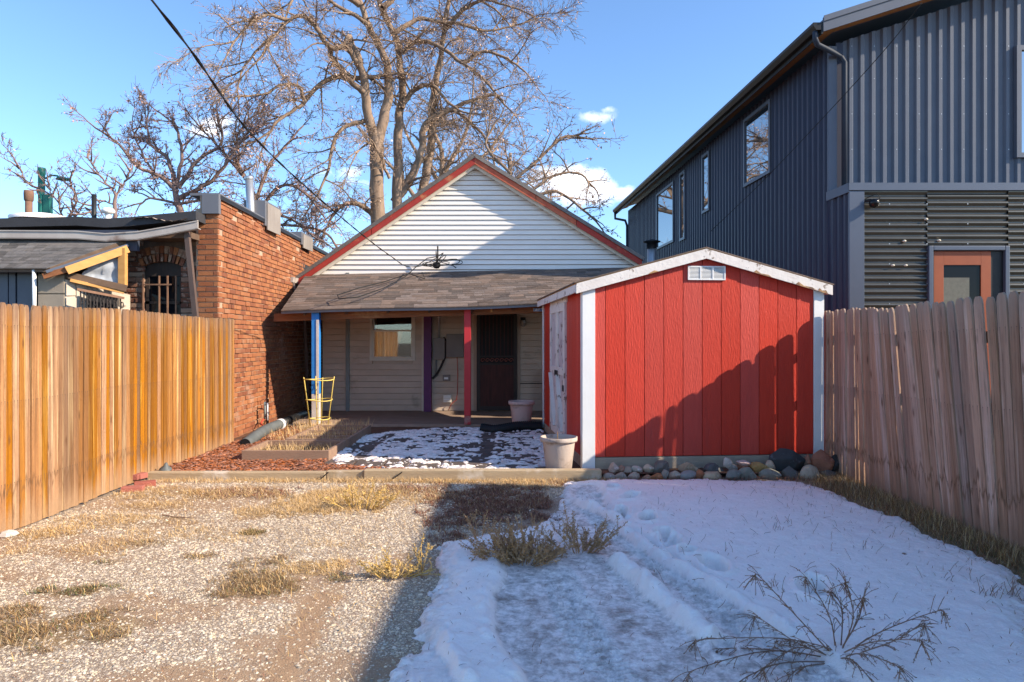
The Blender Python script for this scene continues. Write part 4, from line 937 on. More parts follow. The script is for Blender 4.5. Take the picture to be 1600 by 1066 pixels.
for i, (d, z, hd) in enumerate(bricks):
    d += R(-.003, .003); zz = z+R(-.003, .003); o_ = R(-.004, .004)+(-.012 if R(0, 1) < .03 else 0)
    if z > 2.9 and R(0, 1) < .05: o_ -= .02
    if i < 190 and not hd:
        link('brick', brick_me, None, br, loc=p0+wd*d+Vector((0, 0, zz))+wn_*o_-br.location, rot=(0, R(-.01, .01), ang-math.radians(0)))
    else:
        hw = BW/2 if not hd else BW/4-.002
        a = p0+wd*(d-hw)+Vector((0, 0, zz-BH/2)); b = p0+wd*(d+hw)+Vector((0, 0, zz-BH/2)); up = Vector((0, 0, BH)); n_ = wn_*(.012+o_)
        stuff.hexa([a-wn_*.01, a+n_, b+n_, b-wn_*.01, a-wn_*.01+up, a+n_+up, b+n_+up, b-wn_*.01+up])
stuff.build('brickwork', m_brick, br, kind='stuff')
# front pier 300-340 px and darker facade 200-300
PX0 = (308-800)/F*YF

MB().box(PX0-.02, YF+.012, 0, XF-.004, YF+.16, HC+.02).build('pier_backing', m_mortar, br)
cnt = 0
pier = MB()
for r_ in range(int(HC/CS)):
    z = CS*(r_+.5); x = PX0+.02 if r_ % 2 else PX0+.02-.107
    while x < XF:
        a, b = max(x, PX0), min(x+BW, XF+.004)
        if b-a > .03:
            mb = MB().box(a, YF-.006+R(-.003, .003), z-BH/2, b, YF+.05, z+BH/2)
            if z > 1.6: mb.build('brick', m_brick, br)
            else: pier.v += mb.v; n = len(pier.v)-8; pier.f += [tuple(q+n for q in f_) for f_ in mb.f]
        x += .2135
pier.build('brickwork', m_brick, br, kind='stuff')
# facade bricks (darker, mixed tones) left of pier
AX0, AX1 = (224-800)/F*9.6, (283-800)/F*9.6; AZ = 1.53+112/F*9.6; YQ = 9.6
MB().box(-7.5, YQ+.02, 0, AX0-.01, YQ+.3, 3.2).box(AX1+.01, YQ+.02, 0, XF-.35, YQ+.3, 3.2).box(AX0-.01, YQ+.022, AZ+.10, AX1+.01, YQ+.3, 3.2).build('facade_backing', m_mortarold, br)
fac = MB(); acx = (AX0+AX1)/2; aw = (AX1-AX0)/2; rise = .09
for r_ in range(int(1.2/CS), int(3.1/CS)):
    z = CS*(r_+.5); x = -5.75+(.107 if r_ % 2 else 0)
    while x < PX0+.2:
        a, b = x, min(x+BW, PX0-.0); x += .2135
        if b-a < .04: continue
        mids = (a+b)/2
        top = AZ+rise*(1-((mids-acx)/aw)**2) if abs(mids-acx) < aw+.05 else 0
        if a < AX1 and b > AX0 and z < AZ+rise+.28:
            # pieces beside the opening
            if z > AZ-.02 and abs(mids-acx) < aw+.18: continue
            if z <= AZ-.02:
                if a < AX0 < b: b = AX0
                elif a < AX1 < b: a = AX1
                else: continue
            if b-a < .03: continue
        o_ = R(-.006, .006); mb = MB().box(a, YQ-.006+o_, z-BH/2, b, YQ+.05, z+BH/2)
        if z > 1.75: mb.build('brick', m_brickold, br)
        else: n = len(fac.v); fac.v += mb.v; fac.f += [tuple(q+n for q in f_) for f_ in mb.f]
fac.build('brickwork', m_brickold, br, kind='stuff')
for ring in range(2):
    nv = 11
    for k in range(nv):
        t = (k+.5)/nv*2-1; an = t*.42; rad = aw/math.sin(.47); cyz = AZ-rad*math.cos(.47)
        r0 = rad+.02+ring*.115; r1 = r0+.105; hw = .036
        ca, sa = math.sin(t*.47), math.cos(t*.47)
        def q(r__, s_): return (acx+r__*ca+s_*sa, YQ-.012, cyz+r__*sa-s_*ca)
        MB().prism([q(r0, -hw), q(r0, hw), q(r1, hw*1.05), q(r1, -hw*1.05)], (0, .06, 0)).build('brick', m_brickold if (k+ring) % 3 else m_brick, br)
MB().box(AX0-.02, YQ+.12, 1.2, AX1+.02, YQ+.14, AZ+.12).build('window_backing', m_dark, br)
wf = MB().box(AX0, YQ+.06, 1.2, AX0+.05, YQ+.10, AZ-.03).box(AX1-.05, YQ+.06, 1.2, AX1, YQ+.10, AZ-.03).box(AX0, YQ+.06, 2.03, AX1, YQ+.10, 2.07).box(AX0+.02, YQ+.055, AZ-.12, AX1-.02, YQ+.10, AZ+.08).build('window', m_iron, br)
MB().box(AX0+.05, YQ+.08, 1.2, AX1-.05, YQ+.085, AZ-.12).build('pane', m_glassd, wf)
for px in (250, 263, 276): 
    x = (px-800)/F*YQ; MB().box(x-.009, YQ-.03, 1.2, x+.009, YQ-.012, AZ-.12).build('window_bar', m_rustbar, wf)
MB().box(AX0+.02, YQ-.034, 2.29, AX1-.12, YQ-.0305, 2.31).build('window_bar', m_rustbar, wf)
MB().box(AX0-.0, YQ-.034, 1.2, AX0+.02, YQ-.014, AZ-.1).build('window_bar', m_rustbar, wf)
# parapet caps
MB().hexa([at(315, 334, 9.4), at(342, 334, 9.4)+Vector((.0, 0, 0)), at(342, 334, 9.4)+Vector((0, .07, 0)), at(315, 334, 9.4)+Vector((0, .07, 0)), at(315, 303, 9.4), at(342, 303, 9.4), at(342, 303, 9.4)+Vector((0, .07, 0)), at(315, 303, 9.4)+Vector((0, .07, 0))]).build('parapet_cap', m_capgrey, br, bevel=.005)
c0 = p0+Vector((.03, 0, HT)); c1 = p0+wd*wl_+Vector((.03, 0, HT))
MB().hexa([c0+Vector((-.42, 0, 0)), c0, c1, c1+Vector((-.42, 0, 0)), c0+Vector((-.42, 0, .035)), c0+Vector((0, 0, .035)), c1+Vector((0, 0, .035)), c1+Vector((-.42, 0, .035))]).build('parapet_cap', m_capgrey, br)
MB().beam(c0+Vector((.004, 0, -.02)), c1+Vector((.004, 0, -.02)), .012, .06).build('cap_drip', m_black, br)
# scupper boxes over the parapet
for (xa, xb, ya, yb, yt, Yd) in ((400, 447, 313, 364, 313, 11.35), (468, 500, 362, 391, 362, 13.6)):
    a = at(xa, yb, Yd); zt_ = at(0, ya, Yd).z; xr = p0.x+wd.x*((Yd-YF)/wd.y)+.05
    wv = (xb-xa)/F*Yd*.62
    bx = MB().box(xr-wv-.05, Yd, HT-.1, xr, Yd+.75, zt_).build('scupper_box', m_capgrey, br, bevel=.006)
    MB().box(xr+.0015, Yd+.06, HT-.16, xr+.02, Yd+.69, zt_-.04).build('scupper_frame', mat('weathered_grey', (.3, .27, .24), (.22, .19, .17), 5, .9, .4, 30, (1, 1, .3)), bx)
sv = thing('vent_pipe', 'tall silver vent pipe rising behind the brick parapet', 'pipe', at(395, 330, 11.3)); c = at(395, 330, 11.3)
MB().tube([c+Vector((0, 0, -.6)), at(389, 276, 11.3)], .065, 14).build('pipe', m_steel, sv, True)
MB().lathe([(.07, -.03), (.078, 0), (.07, .02), (.05, .02)], at(389, 278, 11.3), 14).build('rim', m_steel, sv, True)
# low flat roof, gutter with kinks, fascia
z_r = 1.53+176/F*9.2
rf = MB(); pts = [(-20, 352), (120, 349), (165, 352), (200, 350), (250, 345), (306, 340)]
P_ = [at(x, y, 9.15) for x, y in pts]
for i in range(len(P_)-1):
    a, b = P_[i], P_[i+1]; u_ = Vector((0, 0, .1)); bk = Vector((0, 7, -.25))
    rf.hexa([a-Vector((0, 0, .03)), b-Vector((0, 0, .03)), b+bk-Vector((0, 0, .05)), a+bk-Vector((0, 0, .05)), a+u_*.9, b+u_*.9, b+u_*.6+bk, a+u_*.6+bk])
rf.build('flat_roof', m_tar, br)
pts = [(-20, 366), (120, 367), (165, 371), (215, 368), (262, 360), (309, 351)]
Q_ = [at(x, y, 9.05) for x, y in pts]; gg = MB()
for i in range(len(Q_)-1):
    a, b = Q_[i], Q_[i+1]
    for (y0, y1, z0, z1) in ((0, .02, -.05, .045), (0, .09, -.055, -.045), (-.012, .02, .04, .055)):
        gg.hexa([a+Vector((0, y0, z0)), b+Vector((0, y0, z0)), b+Vector((0, y1, z0)), a+Vector((0, y1, z0)), a+Vector((0, y0, z1)), b+Vector((0, y0, z1)), b+Vector((0, y1, z1)), a+Vector((0, y1, z1))])
gg.build('gutter', m_gutter, br)
MB().box(-8.5, 9.14, 2.72, -5.05, 9.2, 3.0).build('fascia_board', mat('navy_fascia', (.05, .06, .09), None, 4, .7), br)
MB().box(-5.05, 9.2, 2.90, -4.35, 9.55, 2.98).build('soffit_board', m_oldwood, br)
MB().prism([(-4.42, 9.12, 3.03), (-4.36, 9.12, 3.03), (-4.25, 9.3, 1.2), (-4.32, 9.3, 1.2)], (0, .06, 0)).build('downspout', m_bronze, br)
# crumpled membrane, snow on the roof
mb = MB(); 
for k in range(14):
    a = at(205+k*6.5, 343-3*math.sin(k*.5)-1.2*(k % 2), 9.1); mb.v += [tuple(a), tuple(a+Vector((0, .25, .03)))]
for k in range(13): mb.f.append((2*k, 2*k+2, 2*k+3, 2*k+1))
mb.build('torn_membrane', mat('membrane', (.6, .5, .42), (.4, .3, .24), 6, .8), br)
mb = MB().lathe([(0, .07), (.15, .06), (.3, .03), (.42, 0), (.42, -.05)], (0, 0, 0), 20)
mb.build('roof_snow', m_snow, None, True, loc=at(68, 338, 9.9)+Vector((0, 0, -.03)), label='low mound of snow on the flat roof beside the brown vent pipe', cat='snow')
# facade behind lean-to
MB().box(-7.5, YQ+.02, 0, -5.75, YQ+.3, 2.9).build('facade', m_brickold, br)
# ---- lean-to
lo = thing('lean_to', 'shingled lean-to with raw timber end frame and plastic sheet behind the golden fence', 'lean-to', (-6.5, 8.9, 0))
e0, e1 = at(-60, 418, 8.6), at(78, 418, 8.6); t0, t1 = at(-60, 376, 9.15), at(199, 374, 9.15)
def lz(u_, v_): return e0.lerp(e1, u_).lerp(t0.lerp(t1, u_), v_)
N_ = 12; mb = MB()
mb.hexa([q-Vector((0, 0, .06)) for q in (lz(0, 0), lz(1, 0), lz(1, 1), lz(0, 1))]+[lz(0, 0), lz(1, 0), lz(1, 1), lz(0, 1)])
mb.build('roof_deck', m_oldwood, lo)
mb = MB(); rows = 9
for r_ in range(rows):
    x = -R(0, .1)
    while x < 1:
        w = R(.05, .13); a, b = max(x, 0), min(x+w-.002, 1)
        if b > a:
            v0, v1 = r_/rows-(.04 if r_ == 0 else 0), min((r_+1.5)/rows, 1); t = R(.008, .014); p = [lz(a, v0), lz(b, v0), lz(b, v1), lz(a, v1)]
            mb.hexa(p+[p[0]+Vector((0, 0, t)), p[1]+Vector((0, 0, t)), p[2]+Vector((0, 0, .003)), p[3]+Vector((0, 0, .003))])
        x += w
mb.build('shingles', m_shingleg, lo, kind='stuff')
MB().beam(at(72, 425, 8.56), at(200, 383, 9.1), .03, .035).build('rake_flashing', m_trimgrey, lo)
MB().beam(at(104, 423, 8.62), at(200, 389, 9.08), .04, .10).build('rake_lumber', m_newwood, lo)
MB().beam(at(68, 432, 8.58), at(110, 420, 8.66), .04, .07).build('rake_lumber', m_beamwood, lo)
YR = 8.95
MB().beam(at(192, 388, YR+.1), at(192, 447, YR+.1), .09, .07, up=(0, 1, 0)).build('stud', m_newwood, lo)
MB().beam(at(106, 430, YR-.2), at(198, 451, YR+.1), .09, .085).build('sill_beam', m_oldwood, lo)
MB().beam(at(110, 438, YR-.2), at(194, 457, YR+.1), .08, .04).build('sill_board', m_newwood, lo)
mb = MB(); A, B, C, D = at(128, 430, YR-.05), at(186, 444, YR+.12), at(186, 394, YR+.12), at(140, 412, YR-.05)
for j in range(9):
    for i in range(9):
        u_, v_ = i/8, j/8; q = A.lerp(B, u_).lerp(D.lerp(C, u_), v_); mb.v.append((q.x, q.y+.05*mnoise.noise(Vector((i*.7, j*.35, 2))), q.z))
for j in range(8):
    for i in range(8): a = j*9+i; mb.f.append((a, a+1, a+10, a+9))
mb.build('plastic_sheet', mat('plastic_film', (.5, .52, .55), (.25, .27, .3), 5, .15, stretch=(2, 1, .6)), lo, True)
MB().prism([at(106, 424, YR+.3), at(190, 444, YR+.3), at(190, 392, YR+.3)], (0, .05, 0)).build('shade_fill', m_dark, lo)  # dark sheet put in for the shade behind the plastic
MB().prism([at(60, 428, 8.75), at(101, 428, 8.75), at(101, 520, 8.75), at(60, 520, 8.75)], (0, .2, 0)).build('block_core', m_block, lo)
for k, (a, b, c, d) in enumerate(((60, 430, 101, 459), (60, 460, 101, 492), (60, 493, 101, 525))):
    p, q = at(a, d, 8.74), at(c, b, 8.74); MB().box(p.x, p.y-.01, p.z+.004, q.x, p.y+.008, q.z-.004).build('block', m_block, lo, bevel=.004)
MB().prism([at(101.5, 436, 8.74), at(197, 460, 9.3), at(197, 530, 9.3), at(101.5, 530, 8.74)], (0, .1, 0)).build('pale_wall', m_blockc, lo)
for (a, b, c, d) in ((103, 441, 118, 462), (119, 444, 136, 470), (103, 464, 126, 490), (186, 462, 197, 478)):
    t = lambda x: 8.72+(x-101.5)/95.5*.56
    MB().prism([at(a+.5, b, t(a)), at(c-.5, b+2, t(c)), at(c-.5, d, t(c)), at(a+.5, d, t(a))], (0, .03, 0)).build('block', m_blockc, lo, bevel=.003)
MB().prism([at(136, 452, 8.80), at(184, 462, 9.05), at(184, 520, 9.05), at(136, 520, 8.80)], (0, -.02, 0)).build('dark_opening', m_dark, lo)
rl = MB().beam(at(120, 452, 8.55), at(194, 466, 8.95), .025, .03).build('railing', m_rustbar, lo)
for k in range(13):
    x = 126+k*5.2; Yk = 8.58+(x-120)/74*.4; MB().tube([at(x, 454+(x-120)*.19, Yk), at(x, 500, Yk)], .009, 5).build('railing_bar', m_iron, rl)
    if k % 2 == 0: MB().tube([at(x+2.6+2*math.cos(q_*.9), 470+(x-120)*.1+5*math.sin(q_*.9), Yk) for q_ in range(8)], .007, 5).build('scroll', m_iron, rl)
for (x0_, x1_) in ((-40, 12), (14, 24), (27, 49)):
    p, q = at(x0_, 480, 8.8), at(x1_, 424, 8.8); MB().box(p.x, p.y, p.z-.4, q.x, p.y+.03, q.z).build('window_panel', mat('dusty_pane', (.10, .11, .14), (.08, .09, .12), 4, .3), lo)
MB().box(at(-60, 0, 8.85).x, 8.85, 0, at(60, 0, 8.85).x, 8.95, at(0, 424, 8.85).z+.05).build('wall', m_dark, lo)
MB().tube([at(53.5, 422, 8.62), at(53.5, 500, 8.62)], .025, 10).build('white_pipe', m_white, lo, True)
# ---- roof pipes and street furniture behind
def pipe(px, py0, py1, Y, r, m_, nm, lab, cat, cap=None):
    c = at(px, py1, Y); t = thing(nm, lab, cat, c); MB().tube([c+Vector((0, 0, -.5)), at(px, py0, Y)], r, 14).build('pipe', m_, t, True)
    if cap: MB().lathe(cap, at(px, py0, Y), 16).build('cap', m_, t, True)
pipe(45, 300, 340, 11.5, .055, m_rust, 'vent_pipe', 'stout rusty brown vent pipe with collar on the flat roof, far left', 'pipe', [(.0, .02), (.072, .02), (.076, -.04), (.072, -.14), (.058, -.16)])
pipe(147, 304, 340, 12, .04, m_black, 'vent_pipe', 'thin black vent pipe standing up from the flat roof', 'pipe')
pipe(169, 331, 345, 12, .05, m_white, 'roof_vent', 'small white mushroom vent on the flat roof', 'vent', [(0, .07), (.08, .06), (.11, .02), (.11, -.02), (.05, -.03), (.05, -.08)])
c = at(65, 340, 26); gp = thing('street_lamp', 'dark green street lamp pole with curved arm beyond the flat roof', 'street lamp', (c.x, 26, 0))
MB().tube([(c.x, 26, 0), at(65, 270, 26)], .12, 14).build('pole', m_green, gp, True)
MB().lathe([(0, .2), (.14, .18), (.14, -.05), (.12, -.1)], at(65, 270, 26), 14).build('pole_cap', m_green, gp, True)
MB().tube([at(71, 279, 26), at(80, 274, 26), at(90, 275, 26), at(94, 278, 26)], .035, 8).build('arm', m_green, gp, True)
MB().lathe([(0, .08), (.2, .02), (.25, -.05), (0, -.08)], at(98, 279, 26), 12).build('lamp_head', m_green, gp, True)
MB().box(*(lambda a, b: (a.x, 25.9, a.z, b.x, 26.1, b.z))(at(70, 345, 26), at(80, 304, 26))).build('control_box', m_green, gp)
# ================================================================ BACK-YARD OBJECTS
def tim(x0, x1, Y, z0, z1, dep, lab):
    o = MB().box(x0, Y, z0, x1, Y+dep, z1).build('landscape_timber', m_timber, None, bevel=.012, label=lab, cat='timber', group='border timbers along the raised back yard'); return o
p = at(228, 0, 7.35).x; q = at(508, 0, 7.35).x; r_ = at(568, 0, 7.35).x; s_ = at(940, 0, 7.35).x
tim(p, q, 7.36, -.03, .085, .10, 'long weathered border timber lying in front of the orange wood chips')
MB().prism([(q+.004, 7.37, -.03), (r_-.004, 7.37, -.03), (r_-.004, 7.37, .095), (q+.004, 7.37, .095)], (0, .09, 0)).build('landscape_timber', m_timber, None, bevel=.01, label='short piece of border timber between the two long ones', cat='timber', group='border timbers along the raised back yard')
tim(r_, s_, 7.34, -.03, .112, .11, 'pale straight border timber in front of the snowy flagstones, ending at the shed corner')
for (px, w) in ((196, 0), (613, 0)):
    pass
# thin dark bars added on the timber faces to stand for wedge cracks
MB().beam(at(497, 752, 7.33), at(513, 738, 7.33), .01, .012).build('crack_bar', m_black, None, label='dark slanting bar added for a crack at the end of the long timber', cat='crack bar')
MB().beam(at(612, 750, 7.32), at(628, 738, 7.32), .01, .012).build('crack_bar', m_black, None, label='dark slanting bar added in the middle of the pale timber', cat='crack bar')
# paver bricks
for (px, py, z, yaw, lab) in ((197, 768, .0, .25, 'red paver brick lying on the gravel, bottom of the small stack by the golden fence'),
                              (192, 758, .062, .12, 'red paver brick resting on top of the stack by the golden fence, left one'),
                              (212, 752, .06, -.3, 'red paver brick resting on top of the stack, nearer the timber end'), (216, 760, .0, .5, 'red paver brick half hidden at the back of the small stack by the timber')):
    c = gnd(px, py); c.z = z-.005
    if c.y > 7.25: c.y = 7.2
    c.x += .07
    MB().box(-.10, -.05, 0, .10, .05, .058).build('paver', m_paver, None, bevel=.006, loc=c, rot=(0, 0, yaw), label=lab, cat='brick')
# small grey lump for an unidentified thing by the fence
c = gnd(236, 742); c.y = 7.5; c.x = -3.83
MB().lathe([(0, .0), (.075, .0), (.06, .035), (.028, .06), (.014, .10), (0, .105)], (0, 0, 0), 9).build('grey_lump', m_pipeg, None, True, loc=(c.x, c.y, .07), rot=(.25, .2, 0), label='small grey lump by the fence at the timber end', cat='sprinkler')
# mulch
def rand_in(poly, n):
    P = np.array(poly); x0, y0 = P.min(0); x1, y1 = P.max(0); X = rng.uniform(x0, x1, n*3); Y = rng.uniform(y0, y1, n*3); k = inside(X, Y, poly); return X[k][:n], Y[k][:n]
CH = [(-1, -.28, 0), (1, -.22, 0), (.9, .25, .02), (-.95, .3, .01), (-.9, -.2, .3), (.9, -.15, .25), (.8, .2, .3), (-.85, .22, .27)]
CF = [(4, 5, 6, 7), (0, 1, 5, 4), (1, 2, 6, 5), (2, 3, 7, 6), (3, 0, 4, 7)]
MP = [G2(232, 736, .07), G2(350, 690, .07), G2(420, 655, .07), G2(490, 668, .07), G2(560, 690, .07), G2(520, 728, .07), G2(660, 737, .07)]
MP = [(-3.93, 7.46), (-3.93, 11.3), (-3.2, 11.3), (-2.3, 10.2), (-2.2, 7.9), (-1.2, 7.62), (-.9, 7.46)]
X, Y = rand_in(MP, 17000); n = len(X)
P = np.stack([X, Y, back_z(X, Y)+rng.uniform(.0, .03, n)], 1); sc = rng.uniform(.012, .032, (n, 1))*np.array([[1, .8, .5]])*rng.uniform(.6, 1.4, (n, 3))
m_mulch = mat('bark_mulch', (.40, .15, .07), (.24, .08, .035), 30, .9, rnd=.45, island=True)
scatter('wood_chips', CH, CF, P, sc, rng.uniform(0, 6.28, n), rng.normal(0, .35, n), m_mulch, kind='stuff')
# raised beds
def bed(x0, x1, y0, y1, h, lab, inner):
    t = thing('raised_bed', lab, 'raised bed', ((x0+x1)/2, y0, .06)); w = .04
    for bx in ((x0, y0, x1, y0+w), (x0, y1-w, x1, y1), (x0, y0+w+.002, x0+w, y1-w-.002), (x1-w, y0+w+.002, x1, y1-w-.002)): MB().box(bx[0], bx[1], .04, bx[2], bx[3], .06+h).build('board', m_bed, t, bevel=.004)
    for a, b in inner: MB().box(x0+w+.003, a, .05, x1-w-.003, b, .06+h-.01).build('board', m_bed, t, bevel=.004)
    MB().box(x0+w, y0+w, .05, x1-w, y1-w, .06+h*.45).build('soil_fill', m_soil, t)
    for (cx_, cy_) in ((x0+.06, y0+.06), (x1-.06, y0+.06), (x0+.06, y1-.06), (x1-.06, y1-.06)): MB().box(cx_-.02, cy_-.02, .05, cx_+.02, cy_+.02, .06+h-.006).build('corner_block', m_bed, t)
    return t
bed(-3.25, -2.2, 8.15, 9.0, .13, 'brown board raised garden bed nearest the border timber', [])
bed(-3.05, -2.2, 9.1, 10.6, .13, 'longer brown board raised garden bed behind the first one, with crossboards', [(9.5, 9.54), (10.05, 10.09)])
MB().box(-3.45, 10.95, .05, -2.9, 11.33, .12).build('step_board', m_timber, None, bevel=.01, label='pale flat board lying beside the blue post foot', cat='board')
# pots
def pot(px, pyb, Y, w, h, m_, lab, soil=True):
    c = at(px, pyb, Y); r = w/2; c.z = max(c.z, 0)
    t = thing('plant_pot', lab, 'plant pot', c, 'plastic plant pots by the shed')
    MB().lathe([(0, 0), (r*.66, 0), (r*.70, .02), (r*.86, h*.82), (r*.87, h*.86), (r*.98, h*.865), (r, h*.9), (r*1.0, h), (r*.92, h*1.0), (r*.88, h*.93), (r*.8, h*.6)], c, 40).build('body', m_, t, True)
    MB().lathe([(0, h*.8), (r*.84, h*.8)], c, 24).build('potting_soil', m_soil, t)
    return t
pot(815, 665, 11.05, .43, .40, m_potpink, 'pinkish plant pot standing at the porch edge under the security door')
t = pot(873, 733, 7.62, .42, .365, m_pot, 'dusty beige plant pot standing in front of the white shed door')
c = t.location; MB().tube([c+Vector((-.01, 0, .28)), c+Vector((-.015, 0, .42))], .006, 5).build('dry_stub', m_rail, t)
# tomato cage
X0 = ((500-800)/F*11.0, 10.95); cg = thing('tomato_cage', 'yellow wire tomato cage standing round the foot of the blue post', 'plant cage', (X0[0], X0[1], .07))
for (z, r) in ((.88, .235), (.55, .205), (.25, .17)):
    MB().tube([(X0[0]+r*math.cos(a), X0[1]+r*math.sin(a), z+.01*math.sin(a*2)) for a in [k*2*math.pi/28 for k in range(29)]], .0085, 6, False).build('ring', m_yellow, cg, True)
for k in range(4):
    a = k*math.pi/2+.5; MB().tube([(X0[0]+.245*math.cos(a), X0[1]+.245*math.sin(a), .92), (X0[0]+.235*math.cos(a), X0[1]+.235*math.sin(a), .88), (X0[0]+.13*math.cos(a), X0[1]+.13*math.sin(a), .05)], .0085, 6).build('leg', m_yellow, cg, True)
# corrugated pipes
def corr_pipe(P_, r, m_, nm, lab, cat):
    pts = smooth_curve(P_, 12); dense = []
    for a, b in zip(pts[:-1], pts[1:]):
        k = max(1, int((b-a).length/.009)); dense += [a.lerp(b, j/k) for j in range(k)]
    rad = [r*(1+.07*math.sin(i*2*math.pi/3.0)) if True else r for i in range(len(dense))]
    t = thing(nm, lab, cat, P_[0]); MB().tube(dense, rad, 16, False).build('hose', m_, t, True); MB().tube([dense[0], dense[1]], [r*.9]*2, 14).build('inside', m_dark, t); return t
t = corr_pipe([at(752, 672, 10.75)+Vector((0, 0, .02)), at(775, 672, 10.7), at(810, 667, 10.8), at(846, 667, 10.9)], .085, m_pipeb, 'drain_pipe', 'black corrugated drain pipe lying on the snow below the pink pot', 'pipe')
t = corr_pipe([at(383, 694, 9.3), at(398, 683, 9.7), at(415, 672, 10.3), at(437, 663, 10.9)], .075, m_pipeg, 'drain_pipe', 'grey corrugated drain pipe beside the raised beds along the brick wall', 'pipe')
MB().tube([at(436, 664, 10.88), at(440, 662, 11.0)], .088, 16).build('coupling', m_white, t, True)
MB().tube([at(440, 662, 11.0), at(462, 652, 12.0), at(476, 648, 12.8)], .07, 14).build('smooth_pipe', m_pipeb, t, True)
cdt = thing('conduit', 'pale thin conduit with red cable stub at the foot of the brick wall', 'conduit', (-4.05, 11.0, .1))
MB().tube([at(414, 655, 11.05), at(414, 628, 11.05)], .02, 8).build('pipe', m_greygreen, cdt, True); MB().tube([at(418, 657, 11.0), at(418, 630, 11.0)], .012, 8).build('pipe', m_white, cdt, True)
MB().tube(smooth_curve([at(412, 655, 11), at(408, 662, 10.9), at(416, 668, 10.7), at(422, 664, 10.7), at(418, 672, 10.6)], 5), .012, 6).build('red_cable', m_redcord, cdt, True)
MB().tube([at(443, 500, 12.6)+Vector((0, 0, -.0)), at(443, 545, 12.6)], .02).build('wall_pipe', m_bronze, cdt)
x_ = rng.uniform(.9, 3.55, 2600); y_ = rng.uniform(7.22, 7.62, 2600); ROCKLIT = (x_, y_)
# ---- rocks by the shed
ROCKS = [  # zx, zy, w, h, colour, shape, label
 (148, 205, 55, 62, (.45, .36, .33), .6, 'pale pinkish pointed rock leaning at the left end of the rock row'),
 (120, 252, 60, 40, (.30, .28, .27), .2, 'low round grey rock, leftmost in the rock row'),
 (186, 255, 70, 44, (.27, .26, .24), .2, 'smooth grey oval rock in front of the reddish stone near the left end'),
 (190, 213, 44, 40, (.34, .2, .15), .4, 'small reddish stone behind the smooth grey oval one'),
 (236, 222, 50, 44, (.33, .29, .25), .3, 'speckled grey stone in the back row, second cluster from the left'),
 (268, 256, 62, 46, (.36, .32, .28), .3, 'tan grey rounded stone with flat top near the left end'),
 (288, 212, 58, 48, (.5, .47, .43), .8, 'split rock with a bright white broken face'),
 (345, 262, 56, 34, (.34, .22, .15), .4, 'low rusty brown stone beside the big black and white rock'),
 (356, 207, 58, 42, (.52, .46, .38), .4, 'pale flat topped tan stone leaning on the skid'),
 (428, 212, 104, 92, (.16, .155, .15), .9, 'big dark rock with white broken edge, tallest in the left half'),
 (404, 256, 76, 38, (.36, .17, .08), .5, 'rust brown wedge stone below the big dark rock'),
 (455, 243, 36, 48, (.28, .27, .25), .3, 'narrow upright grey stone right of the rust brown wedge'),
 (510, 246, 64, 50, (.42, .36, .31), .3, 'mottled tan stone between the narrow grey and the round grey ones'),
 (594, 252, 98, 58, (.27, .28, .29), .2, 'wide rounded blue grey stone left of the rust coloured one'),
 (584, 200, 108, 52, (.38, .29, .21), .5, 'tan brown rock in the back row with a lit top edge'),
 (664, 246, 56, 60, (.34, .15, .08), .5, 'rust coloured upright stone left of the beige egg'),
 (736, 256, 108, 52, (.50, .42, .31), .1, 'smooth beige egg shaped stone lying flat mid row'),
 (742, 214, 120, 62, (.11, .115, .125), .6, 'dark slate rock behind the beige egg stone'),
 (830, 170, 60, 50, (.56, .52, .5), .9, 'white angular pointed stone on top of the back row'),
 (850, 196, 70, 44, (.26, .25, .24), .5, 'grey stone under the white pointed one'),
 (855, 246, 92, 62, (.22, .235, .225), .25, 'greenish grey round stone right of the beige egg'),
 (922, 172, 76, 30, (.55, .42, .42), .5, 'flat pinkish white slab lying on the back row'),
 (912, 198, 62, 30, (.3, .14, .09), .4, 'dark red brown stone under the pinkish slab'),
 (940, 242, 94, 70, (.24, .24, .215), .35, 'broad mossy grey stone in the front row right of centre'),
 (1010, 202, 104, 60, (.44, .29, .12), .35, 'ochre yellow brown rock in the back row'),
 (1080, 190, 46, 58, (.5, .42, .33), .1, 'small upright tan egg stone touching the large charcoal boulder'),
 (1085, 243, 112, 54, (.23, .24, .22), .35, 'long grey green stone lying before the small tan egg'),
 (1188, 165, 190, 140, (.055, .06, .07), .45, 'large charcoal boulder, biggest of the rocks'),
 (1195, 240, 90, 84, (.12, .125, .13), .9, 'dark angular slate with a white edge in front of the charcoal boulder'),
 (1303, 160, 46, 70, (.40, .23, .17), .8, 'pinkish brick shaped stone standing between boulder and red rock'),
 (1312, 236, 112, 88, (.46, .40, .33), .15, 'large round beige cobble below the red rock'),
 (1385, 165, 112, 112, (.34, .15, .10), .4, 'big reddish brown rock near the weathered fence'),
 (1430, 240, 112, 46, (.13, .125, .12), .5, 'dark flat stone under the reddish rock'),
 (1464, 172, 76, 92, (.045, .045, .048), .7, 'black jagged rock touching the weathered fence'),
 (1446, 274, 112, 32, (.22, .18, .14), .4, 'flat brown grey stone lowest at the fence corner'),
 (1255, 270, 62, 24, (.26, .17, .1), .4, 'small flat brown stone in front of the beige cobble')]
